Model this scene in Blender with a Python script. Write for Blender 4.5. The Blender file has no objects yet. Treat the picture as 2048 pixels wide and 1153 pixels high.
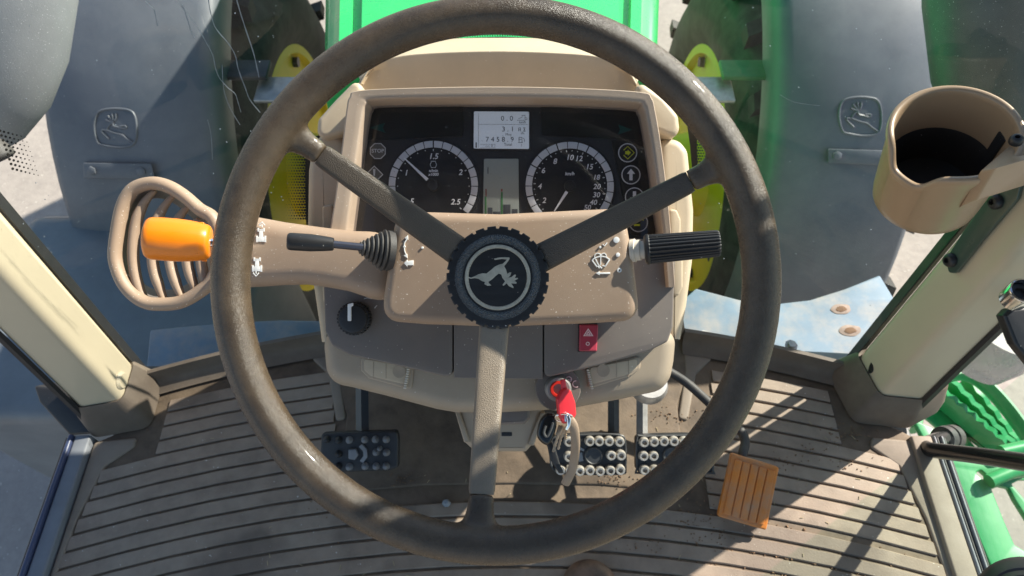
import bpy, bmesh, math, random
from mathutils import Vector as V, Matrix, noise as mnoise
random.seed(7)
rad = math.radians
scn = bpy.context.scene
COL = scn.collection

# ------------------------------------------------------------------ camera
FPX = 1400.0                       # focal length in pixels of a 2048 px wide picture
PITCH = rad(57.6)
C = V((0, 0, 2.25))
S_, K_ = math.sin(PITCH), math.cos(PITCH)
R = V((1, 0, 0)); F = V((0, K_, -S_)); U = V((0, S_, K_)); N = -F
ZF = 1.30                          # cab floor height
cam_d = bpy.data.cameras.new('camera'); cam = bpy.data.objects.new('camera', cam_d); COL.objects.link(cam)
cam.location = C; cam.rotation_euler = (math.pi / 2 - PITCH, 0, 0)
cam_d.sensor_width = 36; cam_d.lens = 36 * FPX / 2048; cam_d.clip_start = 0.02; cam_d.clip_end = 2000
cam_d.dof.use_dof = True; cam_d.dof.focus_distance = 0.56; cam_d.dof.aperture_fstop = 13.0
scn.camera = cam
# ------------------------------------------------------------------ light
SUN_EL, SUN_AZ = rad(34), rad(56)  # azimuth clockwise from +Y (forward)
w = bpy.data.worlds.new('World'); scn.world = w; w.use_nodes = True
nt = w.node_tree; nt.nodes.clear()
sky = nt.nodes.new('ShaderNodeTexSky'); sky.sky_type = 'NISHITA'; sky.sun_disc = False
sky.sun_elevation = SUN_EL; sky.sun_rotation = SUN_AZ; sky.air_density = 1.2; sky.dust_density = 0.9; sky.ozone_density = 2.2
bg = nt.nodes.new('ShaderNodeBackground'); bg.inputs['Strength'].default_value = 0.085
wo = nt.nodes.new('ShaderNodeOutputWorld')
nt.links.new(sky.outputs[0], bg.inputs[0]); nt.links.new(bg.outputs[0], wo.inputs[0])
sd = bpy.data.lights.new('sun', 'SUN'); sun = bpy.data.objects.new('sun', sd); COL.objects.link(sun)
sd.energy = 5.0; sd.angle = rad(0.6); sd.color = (1, 0.93, 0.82)
SUN = V((math.sin(SUN_AZ) * math.cos(SUN_EL), math.cos(SUN_AZ) * math.cos(SUN_EL), math.sin(SUN_EL)))
sun.rotation_euler = SUN.to_track_quat('Z', 'Y').to_euler(); sun.location = (3, 2, 6)
scn.view_settings.view_transform = 'Standard'; scn.view_settings.look = 'None'
scn.view_settings.exposure = 1.10; scn.view_settings.gamma = 1.0
scn.cycles.max_bounces = 10; scn.cycles.transparent_max_bounces = 16
scn.cycles.use_denoising = True

# ------------------------------------------------------------------ projection helpers
def ray(px, py):
    return F + R * ((px - 1024) / FPX) + U * ((576.5 - py) / FPX)
def P(px, py, t):
    return C + ray(px, py) * t
class Frame:
    def __init__(s, o, X, Y):
        s.o = V(o); s.X = V(X).normalized(); s.Y = V(Y).normalized(); s.N = s.X.cross(s.Y).normalized()
        s.Y = s.N.cross(s.X)
    def at(s, px, py):
        d = ray(px, py); t = (s.o - C).dot(s.N) / d.dot(s.N); p = C + d * t - s.o
        return (p.dot(s.X), p.dot(s.Y))
    def w(s, x, y, z=0):
        return s.o + s.X * x + s.Y * y + s.N * z
    def M(s):
        return Matrix(((s.X.x, s.Y.x, s.N.x, s.o.x), (s.X.y, s.Y.y, s.N.y, s.o.y), (s.X.z, s.Y.z, s.N.z, s.o.z), (0, 0, 0, 1)))
def CF(t):
    return Frame(C + F * t, R, U)
def ZP(h):
    return Frame((0, 0, h), (1, 0, 0), (0, 1, 0))
def floor_pt(px, py, h=ZF):
    x, y = ZP(h).at(px, py); return V((x, y, h))
def pm(px, t):
    return px * t / FPX

# ------------------------------------------------------------------ materials
MATS = {}
def mat(name, col, rough=0.5, metal=0.0, var=0.12, vscale=25, bump=0.0, bscale=900, speck=0.0, speck_col=(0.75, 0.7, 0.62), sscale=420,
        dust=0.0, dust_col=(0.42, 0.35, 0.27), dscale=9, vor=False, spec=0.5, coat=0.0, trans=0.0, emit=None, stain=None):
    m = bpy.data.materials.new(name); m.use_nodes = True
    t = m.node_tree; n = t.nodes; L = t.links
    b = n['Principled BSDF']
    b.inputs['Roughness'].default_value = rough; b.inputs['Metallic'].default_value = metal
    b.inputs['Specular IOR Level'].default_value = spec
    b.inputs['Coat Weight'].default_value = coat; b.inputs['Coat Roughness'].default_value = 0.08
    tc = n.new('ShaderNodeNewGeometry'); co = tc.outputs['Position']   # nothing here moves, so grain and dirt run on across neighbouring pieces
    def noise(scale, detail=4, rough_=0.6):
        x = n.new('ShaderNodeTexNoise'); x.inputs['Scale'].default_value = scale; x.inputs['Detail'].default_value = detail
        x.inputs['Roughness'].default_value = rough_; L.new(co, x.inputs['Vector']); return x
    def ramp(src, a, bb):
        r = n.new('ShaderNodeMapRange'); r.inputs['From Min'].default_value = a; r.inputs['From Max'].default_value = bb
        r.inputs['To Min'].default_value = 0; r.inputs['To Max'].default_value = 1; L.new(src, r.inputs['Value']); return r.outputs[0]
    def mix(fac, a, bcol):
        x = n.new('ShaderNodeMix'); x.data_type = 'RGBA'
        if isinstance(fac, float): x.inputs[0].default_value = fac
        else: L.new(fac, x.inputs[0])
        if isinstance(a, tuple): x.inputs[6].default_value = (*a, 1)
        else: L.new(a, x.inputs[6])
        if isinstance(bcol, tuple): x.inputs[7].default_value = (*bcol, 1)
        else: L.new(bcol, x.inputs[7])
        return x.outputs[2]
    dark = tuple(c * (1 - var) for c in col); light = tuple(min(1, c * (1 + var)) for c in col)
    c = mix(ramp(noise(vscale).outputs[0], 0.3, 0.7), dark, light)
    if dust > 0:
        f = n.new('ShaderNodeMath'); f.operation = 'MULTIPLY'; f.inputs[1].default_value = dust
        L.new(ramp(noise(dscale, 8, 0.7).outputs[0], 0.42, 0.72), f.inputs[0]); c = mix(f.outputs[0], c, dust_col)
    if stain:
        f = n.new('ShaderNodeMath'); f.operation = 'MULTIPLY'; f.inputs[1].default_value = stain[0]
        L.new(ramp(noise(stain[2], 3, 0.5).outputs[0], 0.54, 0.62), f.inputs[0]); c = mix(f.outputs[0], c, stain[1])
    if speck > 0:
        f = n.new('ShaderNodeMath'); f.operation = 'MULTIPLY'; f.inputs[1].default_value = 0.8
        L.new(ramp(noise(sscale, 1).outputs[0], 0.78 - speck, 0.84 - speck), f.inputs[0]); c = mix(f.outputs[0], c, speck_col)
    L.new(c, b.inputs['Base Color'])
    rr = n.new('ShaderNodeMapRange'); rr.inputs['To Min'].default_value = max(0, rough - 0.08); rr.inputs['To Max'].default_value = min(1, rough + 0.1)
    L.new(noise(vscale * 2.3, 5).outputs[0], rr.inputs['Value']); L.new(rr.outputs[0], b.inputs['Roughness'])
    if bump > 0:
        bp = n.new('ShaderNodeBump'); bp.inputs['Strength'].default_value = bump; bp.inputs['Distance'].default_value = 0.001
        if vor:
            x = n.new('ShaderNodeTexVoronoi'); x.inputs['Scale'].default_value = bscale; L.new(co, x.inputs['Vector']); L.new(x.outputs['Distance'], bp.inputs['Height'])
        else: L.new(noise(bscale, 3).outputs[0], bp.inputs['Height'])
        L.new(bp.outputs[0], b.inputs['Normal'])
    if trans: b.inputs['Transmission Weight'].default_value = trans
    if emit: b.inputs['Emission Color'].default_value = (*emit[0], 1); b.inputs['Emission Strength'].default_value = emit[1]
    MATS[name] = m; return m
def glassmat(name, tint, dust=0.04, refl=1.0, dustcol=(0.5, 0.52, 0.52), spots=True):
    m = bpy.data.materials.new(name); m.use_nodes = True; t = m.node_tree; n = t.nodes; L = t.links; n.clear()
    out = n.new('ShaderNodeOutputMaterial'); tr = n.new('ShaderNodeBsdfTransparent'); tr.inputs[0].default_value = (*tint, 1)
    gl = n.new('ShaderNodeBsdfGlossy'); gl.inputs['Roughness'].default_value = 0.015
    lw = n.new('ShaderNodeLayerWeight'); lw.inputs['Blend'].default_value = 0.5
    pw = n.new('ShaderNodeMath'); pw.operation = 'POWER'; pw.inputs[1].default_value = 4.5; L.new(lw.outputs['Facing'], pw.inputs[0])
    mu = n.new('ShaderNodeMath'); mu.operation = 'MULTIPLY_ADD'; mu.inputs[1].default_value = 0.8 * refl; mu.inputs[2].default_value = 0.035 * refl; L.new(pw.outputs[0], mu.inputs[0])
    m1 = n.new('ShaderNodeMixShader'); L.new(mu.outputs[0], m1.inputs[0]); L.new(tr.outputs[0], m1.inputs[1]); L.new(gl.outputs[0], m1.inputs[2])
    df = n.new('ShaderNodeBsdfDiffuse'); df.inputs[0].default_value = (*dustcol, 1)
    tc = n.new('ShaderNodeTexCoord')
    def noise(sc, det, a, b_, k):
        x = n.new('ShaderNodeTexNoise'); x.inputs['Scale'].default_value = sc; x.inputs['Detail'].default_value = det; x.inputs['Roughness'].default_value = 0.65
        L.new(tc.outputs['Object'], x.inputs['Vector'])
        r = n.new('ShaderNodeMapRange'); r.inputs['From Min'].default_value = a; r.inputs['From Max'].default_value = b_
        r.inputs['To Min'].default_value = 0; r.inputs['To Max'].default_value = k; L.new(x.outputs[0], r.inputs['Value']); return r.outputs[0]
    ad = n.new('ShaderNodeMath'); ad.operation = 'ADD'; ad.use_clamp = True
    L.new(noise(6, 8, 0.35, 0.75, dust), ad.inputs[0])
    if spots: L.new(noise(420, 1, 0.76, 0.80, 0.3), ad.inputs[1])
    else: ad.inputs[1].default_value = 0
    m2 = n.new('ShaderNodeMixShader'); L.new(ad.outputs[0], m2.inputs[0]); L.new(m1.outputs[0], m2.inputs[1]); L.new(df.outputs[0], m2.inputs[2])
    L.new(m2.outputs[0], out.inputs[0]); MATS[name] = m; return m
cream = mat('cream_plastic', (0.54, 0.435, 0.305), 0.5, var=0.06, bump=0.2, bscale=1300, speck=0.04, dust=0.3)
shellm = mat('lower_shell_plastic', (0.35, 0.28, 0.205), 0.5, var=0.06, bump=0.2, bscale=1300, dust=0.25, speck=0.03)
tan = mat('tan_plastic', (0.40, 0.32, 0.235), 0.55, var=0.05, bump=0.15, bscale=1500, dust=0.1)
taupe = mat('taupe_plastic', (0.345, 0.242, 0.168), 0.48, var=0.06, bump=0.2, bscale=1600, speck=0.065, speck_col=(0.85, 0.78, 0.68), sscale=520, dust=0.22)
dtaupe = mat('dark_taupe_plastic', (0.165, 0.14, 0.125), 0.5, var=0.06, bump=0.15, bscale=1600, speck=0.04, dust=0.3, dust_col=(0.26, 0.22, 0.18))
bezelm = mat('bezel_plastic', (0.37, 0.285, 0.215), 0.5, var=0.05, bump=0.25, bscale=1700, speck=0.06, sscale=600)
rimm = mat('rim_rubber', (0.068, 0.047, 0.029), 0.27, var=0.25, vscale=90, bump=0.5, bscale=1700, dust=0.4, dust_col=(0.12, 0.092, 0.062), dscale=30, stain=(0.4, (0.028, 0.022, 0.017), 9), coat=0.06)
litspokem = mat('sunlit_spoke_rubber', (0.21, 0.165, 0.12), 0.38, var=0.2, bump=0.4, bscale=1500, vor=True, dust=0.6, dust_col=(0.29, 0.235, 0.175), dscale=30)  # dusty spoke rubber made lighter: sunlight put into the bottom spoke's colour
spokem = mat('spoke_rubber', (0.066, 0.049, 0.034), 0.34, var=0.2, bump=0.45, bscale=1500, vor=True, dust=0.2, dust_col=(0.17, 0.135, 0.10))
blackp = mat('black_plastic', (0.018, 0.018, 0.019), 0.42, var=0.2, bump=0.1, speck=0.01)
blackg = mat('black_gloss', (0.012, 0.013, 0.014), 0.2, var=0.2)
blackr = mat('black_rubber', (0.03, 0.03, 0.031), 0.6, var=0.3, bump=0.2, dust=0.2)
leather = mat('hub_leather', (0.045, 0.055, 0.063), 0.27, var=0.2, bump=1.0, bscale=900, vor=True, spec=0.7)
emblem_black = mat('emblem_black', (0.018, 0.018, 0.018), 0.55, var=0.3, spec=0.3, dust=0.10, dust_col=(0.2, 0.19, 0.17), dscale=40)
silver = mat('worn_silver', (0.50, 0.46, 0.37), 0.4, 0.2, var=0.2, vscale=160)
chrome = mat('chrome', (0.8, 0.8, 0.8), 0.12, 1.0)
steel = mat('steel', (0.42, 0.41, 0.40), 0.4, 0.7, var=0.25, vscale=60, dust=0.3)
orange = mat('orange_plastic', (0.86, 0.225, 0.003), 0.3, var=0.05, coat=0.2, dust=0.12, dust_col=(0.55, 0.30, 0.1))
white = mat('white_print', (0.82, 0.82, 0.80), 0.5, var=0.04)
ltgrey = mat('pale_grey_print', (0.62, 0.63, 0.62), 0.5, var=0.04)
dkprint = mat('dark_grey_print', (0.11, 0.105, 0.09), 0.5)
facem = mat('cluster_face', (0.022, 0.022, 0.023), 0.5, var=0.15, speck=0.02, sscale=800)
facepan = mat('cluster_dark_panel', (0.008, 0.009, 0.009), 0.35, var=0.1)
dialm = mat('dial_black', (0.008, 0.008, 0.009), 0.5, var=0.2)
lcd1 = mat('lcd_blue_grey', (0.58, 0.63, 0.66), 0.4, var=0.03, emit=((0.55, 0.6, 0.64), 0.12))
lcd2 = mat('lcd_green_grey', (0.33, 0.36, 0.31), 0.4, var=0.03)
lcdink = mat('lcd_ink', (0.06, 0.065, 0.07), 0.5)
lcdgreen = mat('lcd_green', (0.05, 0.2, 0.06), 0.5)
lcdred = mat('lcd_red', (0.25, 0.06, 0.04), 0.5)
teal = mat('teal_lamp', (0.005, 0.07, 0.06), 0.4, var=0.05)
yellowp = mat('yellow_print', (0.72, 0.75, 0.02), 0.5, var=0.03)
redsw = mat('hazard_red', (0.42, 0.045, 0.075), 0.4, var=0.08)
pinkp = mat('pale_pink_print', (0.8, 0.55, 0.55), 0.5)
redkey = mat('red_key_plastic', (0.75, 0.025, 0.035), 0.3, var=0.08, coat=0.2)
redring = mat('red_ring', (0.6, 0.03, 0.02), 0.3)
brass = mat('worn_key_metal', (0.45, 0.33, 0.22), 0.35, 0.8, var=0.2, vscale=150)
strapm = mat('tan_leather', (0.36, 0.26, 0.18), 0.6, var=0.15, bump=0.2)
matm = mat('rubber_mat', (0.285, 0.212, 0.155), 0.62, var=0.2, vscale=30, bump=0.3, bscale=420, stain=(0.6, (0.12, 0.088, 0.066), 6.5), dust=0.7, dust_col=(0.39, 0.315, 0.24), dscale=11, speck=0.02, sscale=200)
groovem = mat('mat_base_rubber', (0.13, 0.092, 0.062), 0.75, var=0.3, vscale=40, bump=0.4, bscale=300, dust=0.45, dust_col=(0.22, 0.16, 0.10), dscale=14)
mattrim = mat('mat_edge_rubber', (0.24, 0.19, 0.145), 0.65, var=0.12, bump=0.2, bscale=400, dust=0.3, dust_col=(0.4, 0.33, 0.25))
bootm = mat('boot_rubber', (0.13, 0.10, 0.075), 0.6, var=0.15, bump=0.2, bscale=400, dust=0.4, dust_col=(0.26, 0.21, 0.16))
paint = mat('cream_pillar_paint', (0.57, 0.49, 0.345), 0.38, var=0.03, vscale=12, bump=0.05, bscale=700, coat=0.15, dust=0.06)
cupm = mat('cup_tan_plastic', (0.34, 0.235, 0.145), 0.33, var=0.03, bump=0.08, bscale=1400, coat=0.1)
dgreen = mat('dark_green_plate', (0.045, 0.075, 0.06), 0.3, var=0.06, coat=0.3)
green = mat('green_paint', (0.04, 0.55, 0.15), 0.28, var=0.05, coat=0.4)
armgreen = mat('dark_green_paint', (0.012, 0.15, 0.05), 0.45, dust=0.2)
greenst = mat('green_step_paint', (0.022, 0.30, 0.09), 0.38, var=0.12, vscale=18, coat=0.2, dust=0.2, dust_col=(0.3, 0.4, 0.28))
yellow = mat('yellow_wheel_paint', (0.90, 0.66, 0.003), 0.5, var=0.04, spec=0.3, dust=0.05)
fenderm = mat('grey_fender_plastic', (0.108, 0.120, 0.140), 0.45, var=0.15, vscale=4, bump=0.15, bscale=300, dust=0.35, dust_col=(0.25, 0.26, 0.27), dscale=6, speck=0.0)
tyrem = mat('tyre_rubber', (0.022, 0.021, 0.020), 0.75, var=0.4, vscale=16, bump=0.6, bscale=90, dust=0.6, dust_col=(0.12, 0.112, 0.10), dscale=11)
mirrorm = mat('speckled_grey_plastic', (0.24, 0.25, 0.265), 0.45, var=0.06, bump=0.3, bscale=500, speck=0.08, sscale=620, speck_col=(0.8, 0.8, 0.8), dust=0.25, dust_col=(0.4, 0.4, 0.4))
mirrord = mat('shaded_grey_plastic', (0.05, 0.07, 0.07), 0.4, var=0.08, bump=0.2, bscale=500, speck=0.05, sscale=620, speck_col=(0.7, 0.72, 0.72), dust=0.2, dust_col=(0.2, 0.22, 0.22))  # grey housing plastic darkened, the right housing's shade is in its colour
apronm = mat('blue_grey_painted_metal', (0.17, 0.235, 0.31), 0.6, var=0.15, vscale=10, spec=0.3, dust=0.75, dust_col=(0.43, 0.35, 0.29), dscale=14)
rusth = mat('rust_halo', (0.33, 0.24, 0.20), 0.85, var=0.3, vscale=60)
strawm = mat('straw_bits', (0.42, 0.33, 0.19), 0.8, var=0.3)
rustm = mat('rust_spot', (0.17, 0.09, 0.05), 0.85, var=0.4, vscale=90, bump=0.5, bscale=200)
boxm = mat('grey_box_plastic', (0.15, 0.17, 0.185), 0.42, var=0.1, vscale=10, bump=0.1, bscale=300, dust=0.3, dust_col=(0.25, 0.28, 0.3))
darkmetal = mat('dark_metal', (0.05, 0.052, 0.055), 0.5, 0.2, var=0.3, dust=0.4, dust_col=(0.2, 0.19, 0.17))
amberm = mat('orange_pedal_plastic', (0.62, 0.20, 0.025), 0.38, var=0.12, vscale=30, dust=0.75, dust_col=(0.36, 0.25, 0.17), dscale=28, coat=0.05)
studm = mat('worn_stud_metal', (0.52, 0.48, 0.42), 0.42, 0.4, var=0.2, vscale=100, dust=0.3)
studdark = mat('pedal_rubber', (0.022, 0.023, 0.025), 0.5, var=0.3, bump=0.2, dust=0.2, dust_col=(0.12, 0.12, 0.12))
studgrey = mat('grey_stud_rubber', (0.19, 0.20, 0.215), 0.45, var=0.2, dust=0.25)
sealm = mat('black_seal', (0.016, 0.016, 0.017), 0.5)
greyseal = mat('grey_seal', (0.20, 0.21, 0.23), 0.6, var=0.1)
blueseal = mat('blue_edge_trim', (0.05, 0.065, 0.13), 0.35)
concrete = mat('concrete_ground', (0.39, 0.335, 0.295), 0.9, var=0.14, vscale=1.3, bump=1.0, bscale=55, dust=0.6, dust_col=(0.25, 0.215, 0.195), dscale=26, speck=0.08, sscale=70, speck_col=(0.62, 0.56, 0.48))
crumbm = mat('soil_crumbs', (0.20, 0.12, 0.07), 0.9, var=0.4, vscale=300)
fritm = mat('black_frit', (0.012, 0.013, 0.013), 0.3)
pale = mat('pale_plastic', (0.66, 0.60, 0.50), 0.5, var=0.06, bump=0.1)
streakm = mat('dried_water_mark', (0.25, 0.29, 0.32), 0.7)
wglass = glassmat('windscreen_glass', (0.92, 0.96, 0.95), 0.022, 0.6, (0.40, 0.46, 0.50))
dglass = glassmat('door_glass', (0.84, 0.95, 0.89), 0.05, 1.0)
cglass = glassmat('cluster_lens', (0.94, 0.94, 0.96), 0.015, 0.9, spots=True)

# ------------------------------------------------------------------ mesh builders (all return world-space meshes)
def mesh_from(verts, faces):
    me = bpy.data.meshes.new('m'); me.from_pydata([tuple(v) for v in verts], [], faces); me.update(); return me
def rnd(pts, r, seg=5):
    """round the corners of a 2D polygon"""
    if r <= 0: return pts
    out = []; n = len(pts)
    for i in range(n):
        p = V((*pts[i], 0)); a = V((*pts[i - 1], 0)) - p; b = V((*pts[(i + 1) % n], 0)) - p
        if a.length < 1e-9 or b.length < 1e-9: continue
        ang = a.angle(b)
        if ang > rad(168): out.append(tuple(p[:2])); continue
        d = min(r / math.tan(ang / 2), a.length * .45, b.length * .45)
        p0 = p + a.normalized() * d; p1 = p + b.normalized() * d
        for k in range(seg + 1):
            t = k / seg; q = p0 * (1 - t) ** 2 + p * 2 * t * (1 - t) + p1 * t * t; out.append(tuple(q[:2]))
    return out
def catmull(pts, seg=8, closed=False):
    pts = [V(p) if len(p) == 3 else V((*p, 0)) for p in pts]; n = len(pts); out = []
    rng = n if closed else n - 1
    for i in range(rng):
        g = (lambda k: pts[k % n]) if closed else (lambda k: pts[max(0, min(n - 1, k))])
        p0, p1, p2, p3 = g(i - 1), g(i), g(i + 1), g(i + 2)
        for k in range(seg):
            t = k / seg
            out.append(0.5 * ((2 * p1) + (p2 - p0) * t + (2 * p0 - 5 * p1 + 4 * p2 - p3) * t * t + (3 * p1 - p0 - 3 * p2 + p3) * t ** 3))
    if not closed: out.append(pts[-1].copy())
    return out
def sm2(pts, seg=6):
    return [(p.x, p.y) for p in catmull(pts, seg, True)]
def slab(outline, fr, thick, bev=0.0015, holes=(), r=0, raw=False, lift=0.0, bres=2):
    """flat solid: outline (px unless raw) on a frame; front face at +lift, body behind it"""
    cu = bpy.data.curves.new('c', 'CURVE'); cu.dimensions = '2D'; cu.fill_mode = 'BOTH'
    bev = min(bev, thick * .45)
    cu.extrude = max((thick - 2 * bev) / 2, 0); cu.bevel_depth = bev; cu.bevel_resolution = bres; cu.offset = -bev
    for i, poly in enumerate([outline, *holes]):
        loc = [tuple(p[:2]) for p in poly] if raw else [fr.at(*p[:2]) for p in poly]
        rr = r if raw else r * (fr.o - C).dot(F) / FPX
        if i == 0 or True: loc = rnd(loc, rr if i == 0 else rr)
        sp = cu.splines.new('POLY'); sp.points.add(len(loc) - 1); sp.use_cyclic_u = True
        for k, (x, y) in enumerate(loc): sp.points[k].co = (x, y, 0, 1)
    ob = bpy.data.objects.new('c', cu); me = bpy.data.meshes.new_from_object(ob)
    bpy.data.objects.remove(ob); bpy.data.curves.remove(cu)
    me.transform(Matrix.Translation((0, 0, lift - thick / 2))); me.transform(fr.M()); return me
def pillow(outline, fr, thick, bev, seg=6, lift=0.0, r=10):
    """solid with a wide rounded front edge: the px outline is inset with mitred corners, rounded, and swept back outwards"""
    q = [V((*fr.at(*p[:2]), 0)) for p in outline]; n = len(q)
    if sum(q[i - 1].x * q[i].y - q[i].x * q[i - 1].y for i in range(n)) < 0: q = q[::-1]
    core = []
    for i in range(n):
        d0 = (q[i] - q[i - 1]).normalized(); d1 = (q[(i + 1) % n] - q[i]).normalized()
        n0 = V((-d0.y, d0.x, 0)); n1 = V((-d1.y, d1.x, 0)); mm = (n0 + n1).normalized()
        core.append(q[i] + mm * min(bev / max(mm.dot(n0), .35), bev * 2.2))
    core = [V((*p, 0)) for p in rnd([(p.x, p.y) for p in core], pm(r, (fr.o - C).dot(F)), 6)]
    m = len(core); nr = []
    for i in range(m):
        d = (core[(i + 1) % m] - core[i - 1]).normalized(); nr.append(V((d.y, -d.x, 0)))
    rows = []
    for off, z in [(bev, -thick)] + [(bev * math.cos(x), -bev * (1 - math.sin(x))) for x in [math.pi / 2 * k / seg for k in range(seg + 1)]]:
        rows.append([fr.w((p + k * off).x, (p + k * off).y, z + lift) for p, k in zip(core, nr)])
    return loft(rows, close_u=True, caps=True)
def text(s, px, py, fr, size_px, t, depth=0.0002, align='CENTER', lift=0.0, rot=0, shear=0.0, bold=0.0):
    cu = bpy.data.curves.new('c', 'FONT'); cu.body = s; cu.size = pm(size_px, t) * 1.38; cu.align_x = align; cu.align_y = 'CENTER'
    cu.extrude = depth; cu.shear = shear; cu.offset = bold; cu.resolution_u = 3
    ob = bpy.data.objects.new('c', cu); me = bpy.data.meshes.new_from_object(ob)
    bpy.data.objects.remove(ob); bpy.data.curves.remove(cu)
    x, y = fr.at(px, py)
    me.transform(Matrix.Translation((x, y, lift)) @ Matrix.Rotation(rot, 4, 'Z')); me.transform(fr.M()); return me
def loft(rows, close_u=False, close_v=False, caps=False, thick=0.0):
    nv = len(rows[0]); verts = [p for r_ in rows for p in r_]; faces = []
    for i in range(len(rows) - (0 if close_v else 1)):
        a = i * nv; b = ((i + 1) % len(rows)) * nv
        for k in range(nv - (0 if close_u else 1)):
            k2 = (k + 1) % nv; faces.append((a + k, a + k2, b + k2, b + k))
    if caps: faces.append(tuple(range(nv))[::-1]); faces.append(tuple(range((len(rows) - 1) * nv, len(rows) * nv)))
    me = mesh_from(verts, faces); bm = bmesh.new(); bm.from_mesh(me)
    bmesh.ops.remove_doubles(bm, verts=bm.verts, dist=1e-6)
    bmesh.ops.recalc_face_normals(bm, faces=bm.faces)
    if thick:
        bmesh.ops.solidify(bm, geom=bm.faces[:], thickness=thick); bmesh.ops.recalc_face_normals(bm, faces=bm.faces)
    bm.to_mesh(me); bm.free(); return me
def frames_along(pts):
    n = len(pts); T = []
    for i in range(n):
        d = pts[min(i + 1, n - 1)] - pts[max(i - 1, 0)]; T.append(d.normalized())
    a = V((0, 0, 1)) if abs(T[0].z) < .9 else V((1, 0, 0))
    X = (a - T[0] * a.dot(T[0])).normalized(); out = []
    for i in range(n):
        X = (X - T[i] * X.dot(T[i])).normalized(); out.append((X.copy(), T[i].cross(X)))
    return out
def tube(pts, r, n=10, closed=False, sx=1.0, sy=1.0, up=None, caps=True):
    pts = [V(p) for p in pts]; m = len(pts); rs = r if isinstance(r, (list, tuple)) else [r] * m
    rows = []
    fr = frames_along(pts)
    for i in range(m):
        X, Y = fr[i]
        if up is not None:
            T = (pts[(i + 1) % m] - pts[i - 1]) if closed else pts[min(i + 1, m - 1)] - pts[max(i - 1, 0)]
            T.normalize(); Y = (up - T * up.dot(T)).normalized(); X = Y.cross(T)
        rows.append([pts[i] + X * math.cos(2 * math.pi * k / n) * rs[i] * sx + Y * math.sin(2 * math.pi * k / n) * rs[i] * sy for k in range(n)])
    return loft(rows, close_u=True, close_v=closed, caps=caps and not closed)
def lathe(A, B, prof, n=32, closed_prof=False):
    """prof: (distance along A->B in m, radius in m)"""
    A = V(A); T = (V(B) - A).normalized(); a = V((0, 0, 1)) if abs(T.z) < .9 else V((1, 0, 0))
    X = (a - T * a.dot(T)).normalized(); Y = T.cross(X)
    rows = [[A + T * s + (X * math.cos(2 * math.pi * k / n) + Y * math.sin(2 * math.pi * k / n)) * max(r, 1e-5) for k in range(n)] for s, r in prof]
    return loft(rows, close_u=True, close_v=closed_prof, caps=not closed_prof)
def box(c, sx, sy, sz, bev=0.0, X=None, Y=None):
    fr = Frame(c, X or (1, 0, 0), Y or (0, 1, 0)); bm = bmesh.new(); bmesh.ops.create_cube(bm, size=1)
    for v in bm.verts: v.co = (v.co.x * sx, v.co.y * sy, v.co.z * sz)
    if bev: bmesh.ops.bevel(bm, geom=bm.edges[:], offset=bev, segments=3, affect='EDGES', profile=.5)
    me = bpy.data.meshes.new('m'); bm.to_mesh(me); bm.free(); me.transform(fr.M()); return me
def prism(bot, top, bev=0.0, seg=3):
    n = len(bot); me = mesh_from(list(bot) + list(top), [tuple(range(n))[::-1], tuple(range(n, 2 * n))] + [(i, (i + 1) % n, n + (i + 1) % n, n + i) for i in range(n)])
    bm = bmesh.new(); bm.from_mesh(me); bmesh.ops.recalc_face_normals(bm, faces=bm.faces)
    if bev: bmesh.ops.bevel(bm, geom=bm.edges[:], offset=bev, segments=seg, affect='EDGES', profile=.5)
    bm.to_mesh(me); bm.free(); return me
def join(ms):
    bm = bmesh.new()
    for m in ms: bm.from_mesh(m)
    me = bpy.data.meshes.new('m'); bm.to_mesh(me); bm.free()
    for m in ms: bpy.data.meshes.remove(m)
    return me

# ------------------------------------------------------------------ scene objects
WLOC = {}
def put(name, me, m, parent=None, ang=38, base=False, flat=False):
    if isinstance(me, list): me = join(me)
    bm = bmesh.new(); bm.from_mesh(me); bmesh.ops.remove_doubles(bm, verts=bm.verts, dist=2e-6); bmesh.ops.recalc_face_normals(bm, faces=bm.faces); bm.to_mesh(me); bm.free()
    n = len(me.vertices); c = V((0, 0, 0))
    lo = V((1e9,) * 3); hi = V((-1e9,) * 3)
    for v in me.vertices:
        for k in range(3): lo[k] = min(lo[k], v.co[k]); hi[k] = max(hi[k], v.co[k])
    c = (lo + hi) / 2
    if base: c.z = lo.z
    me.transform(Matrix.Translation(-c)); me.name = name
    if not flat:
        me.polygons.foreach_set('use_smooth', [True] * len(me.polygons)); me.set_sharp_from_angle(angle=rad(ang))
    me.materials.clear(); me.materials.append(m)
    o = bpy.data.objects.new(name, me); COL.objects.link(o)
    if parent is not None:
        o.parent = parent; o.location = c - WLOC[parent.name]
    else: o.location = c
    WLOC[o.name] = c.copy(); return o
def thing(name, label, cat, loc, group=None):
    o = bpy.data.objects.new(name, None); COL.objects.link(o); o.empty_display_size = .05; o.location = V(loc); WLOC[o.name] = V(loc)
    o['label'] = label; o['category'] = cat
    if group: o['group'] = group
    return o
def tag(o, label=None, cat=None, group=None, kind=None):
    for k, v in (('label', label), ('category', cat), ('group', group), ('kind', kind)):
        if v: o[k] = v
    return o
def like(src, loc, parent):
    """another object sharing the mesh of src, moved so that its origin is at loc"""
    o = src.copy(); COL.objects.link(o); o.parent = parent; o.location = V(loc) - (WLOC[parent.name] if parent else V((0, 0, 0))); WLOC[o.name] = V(loc); return o
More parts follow.
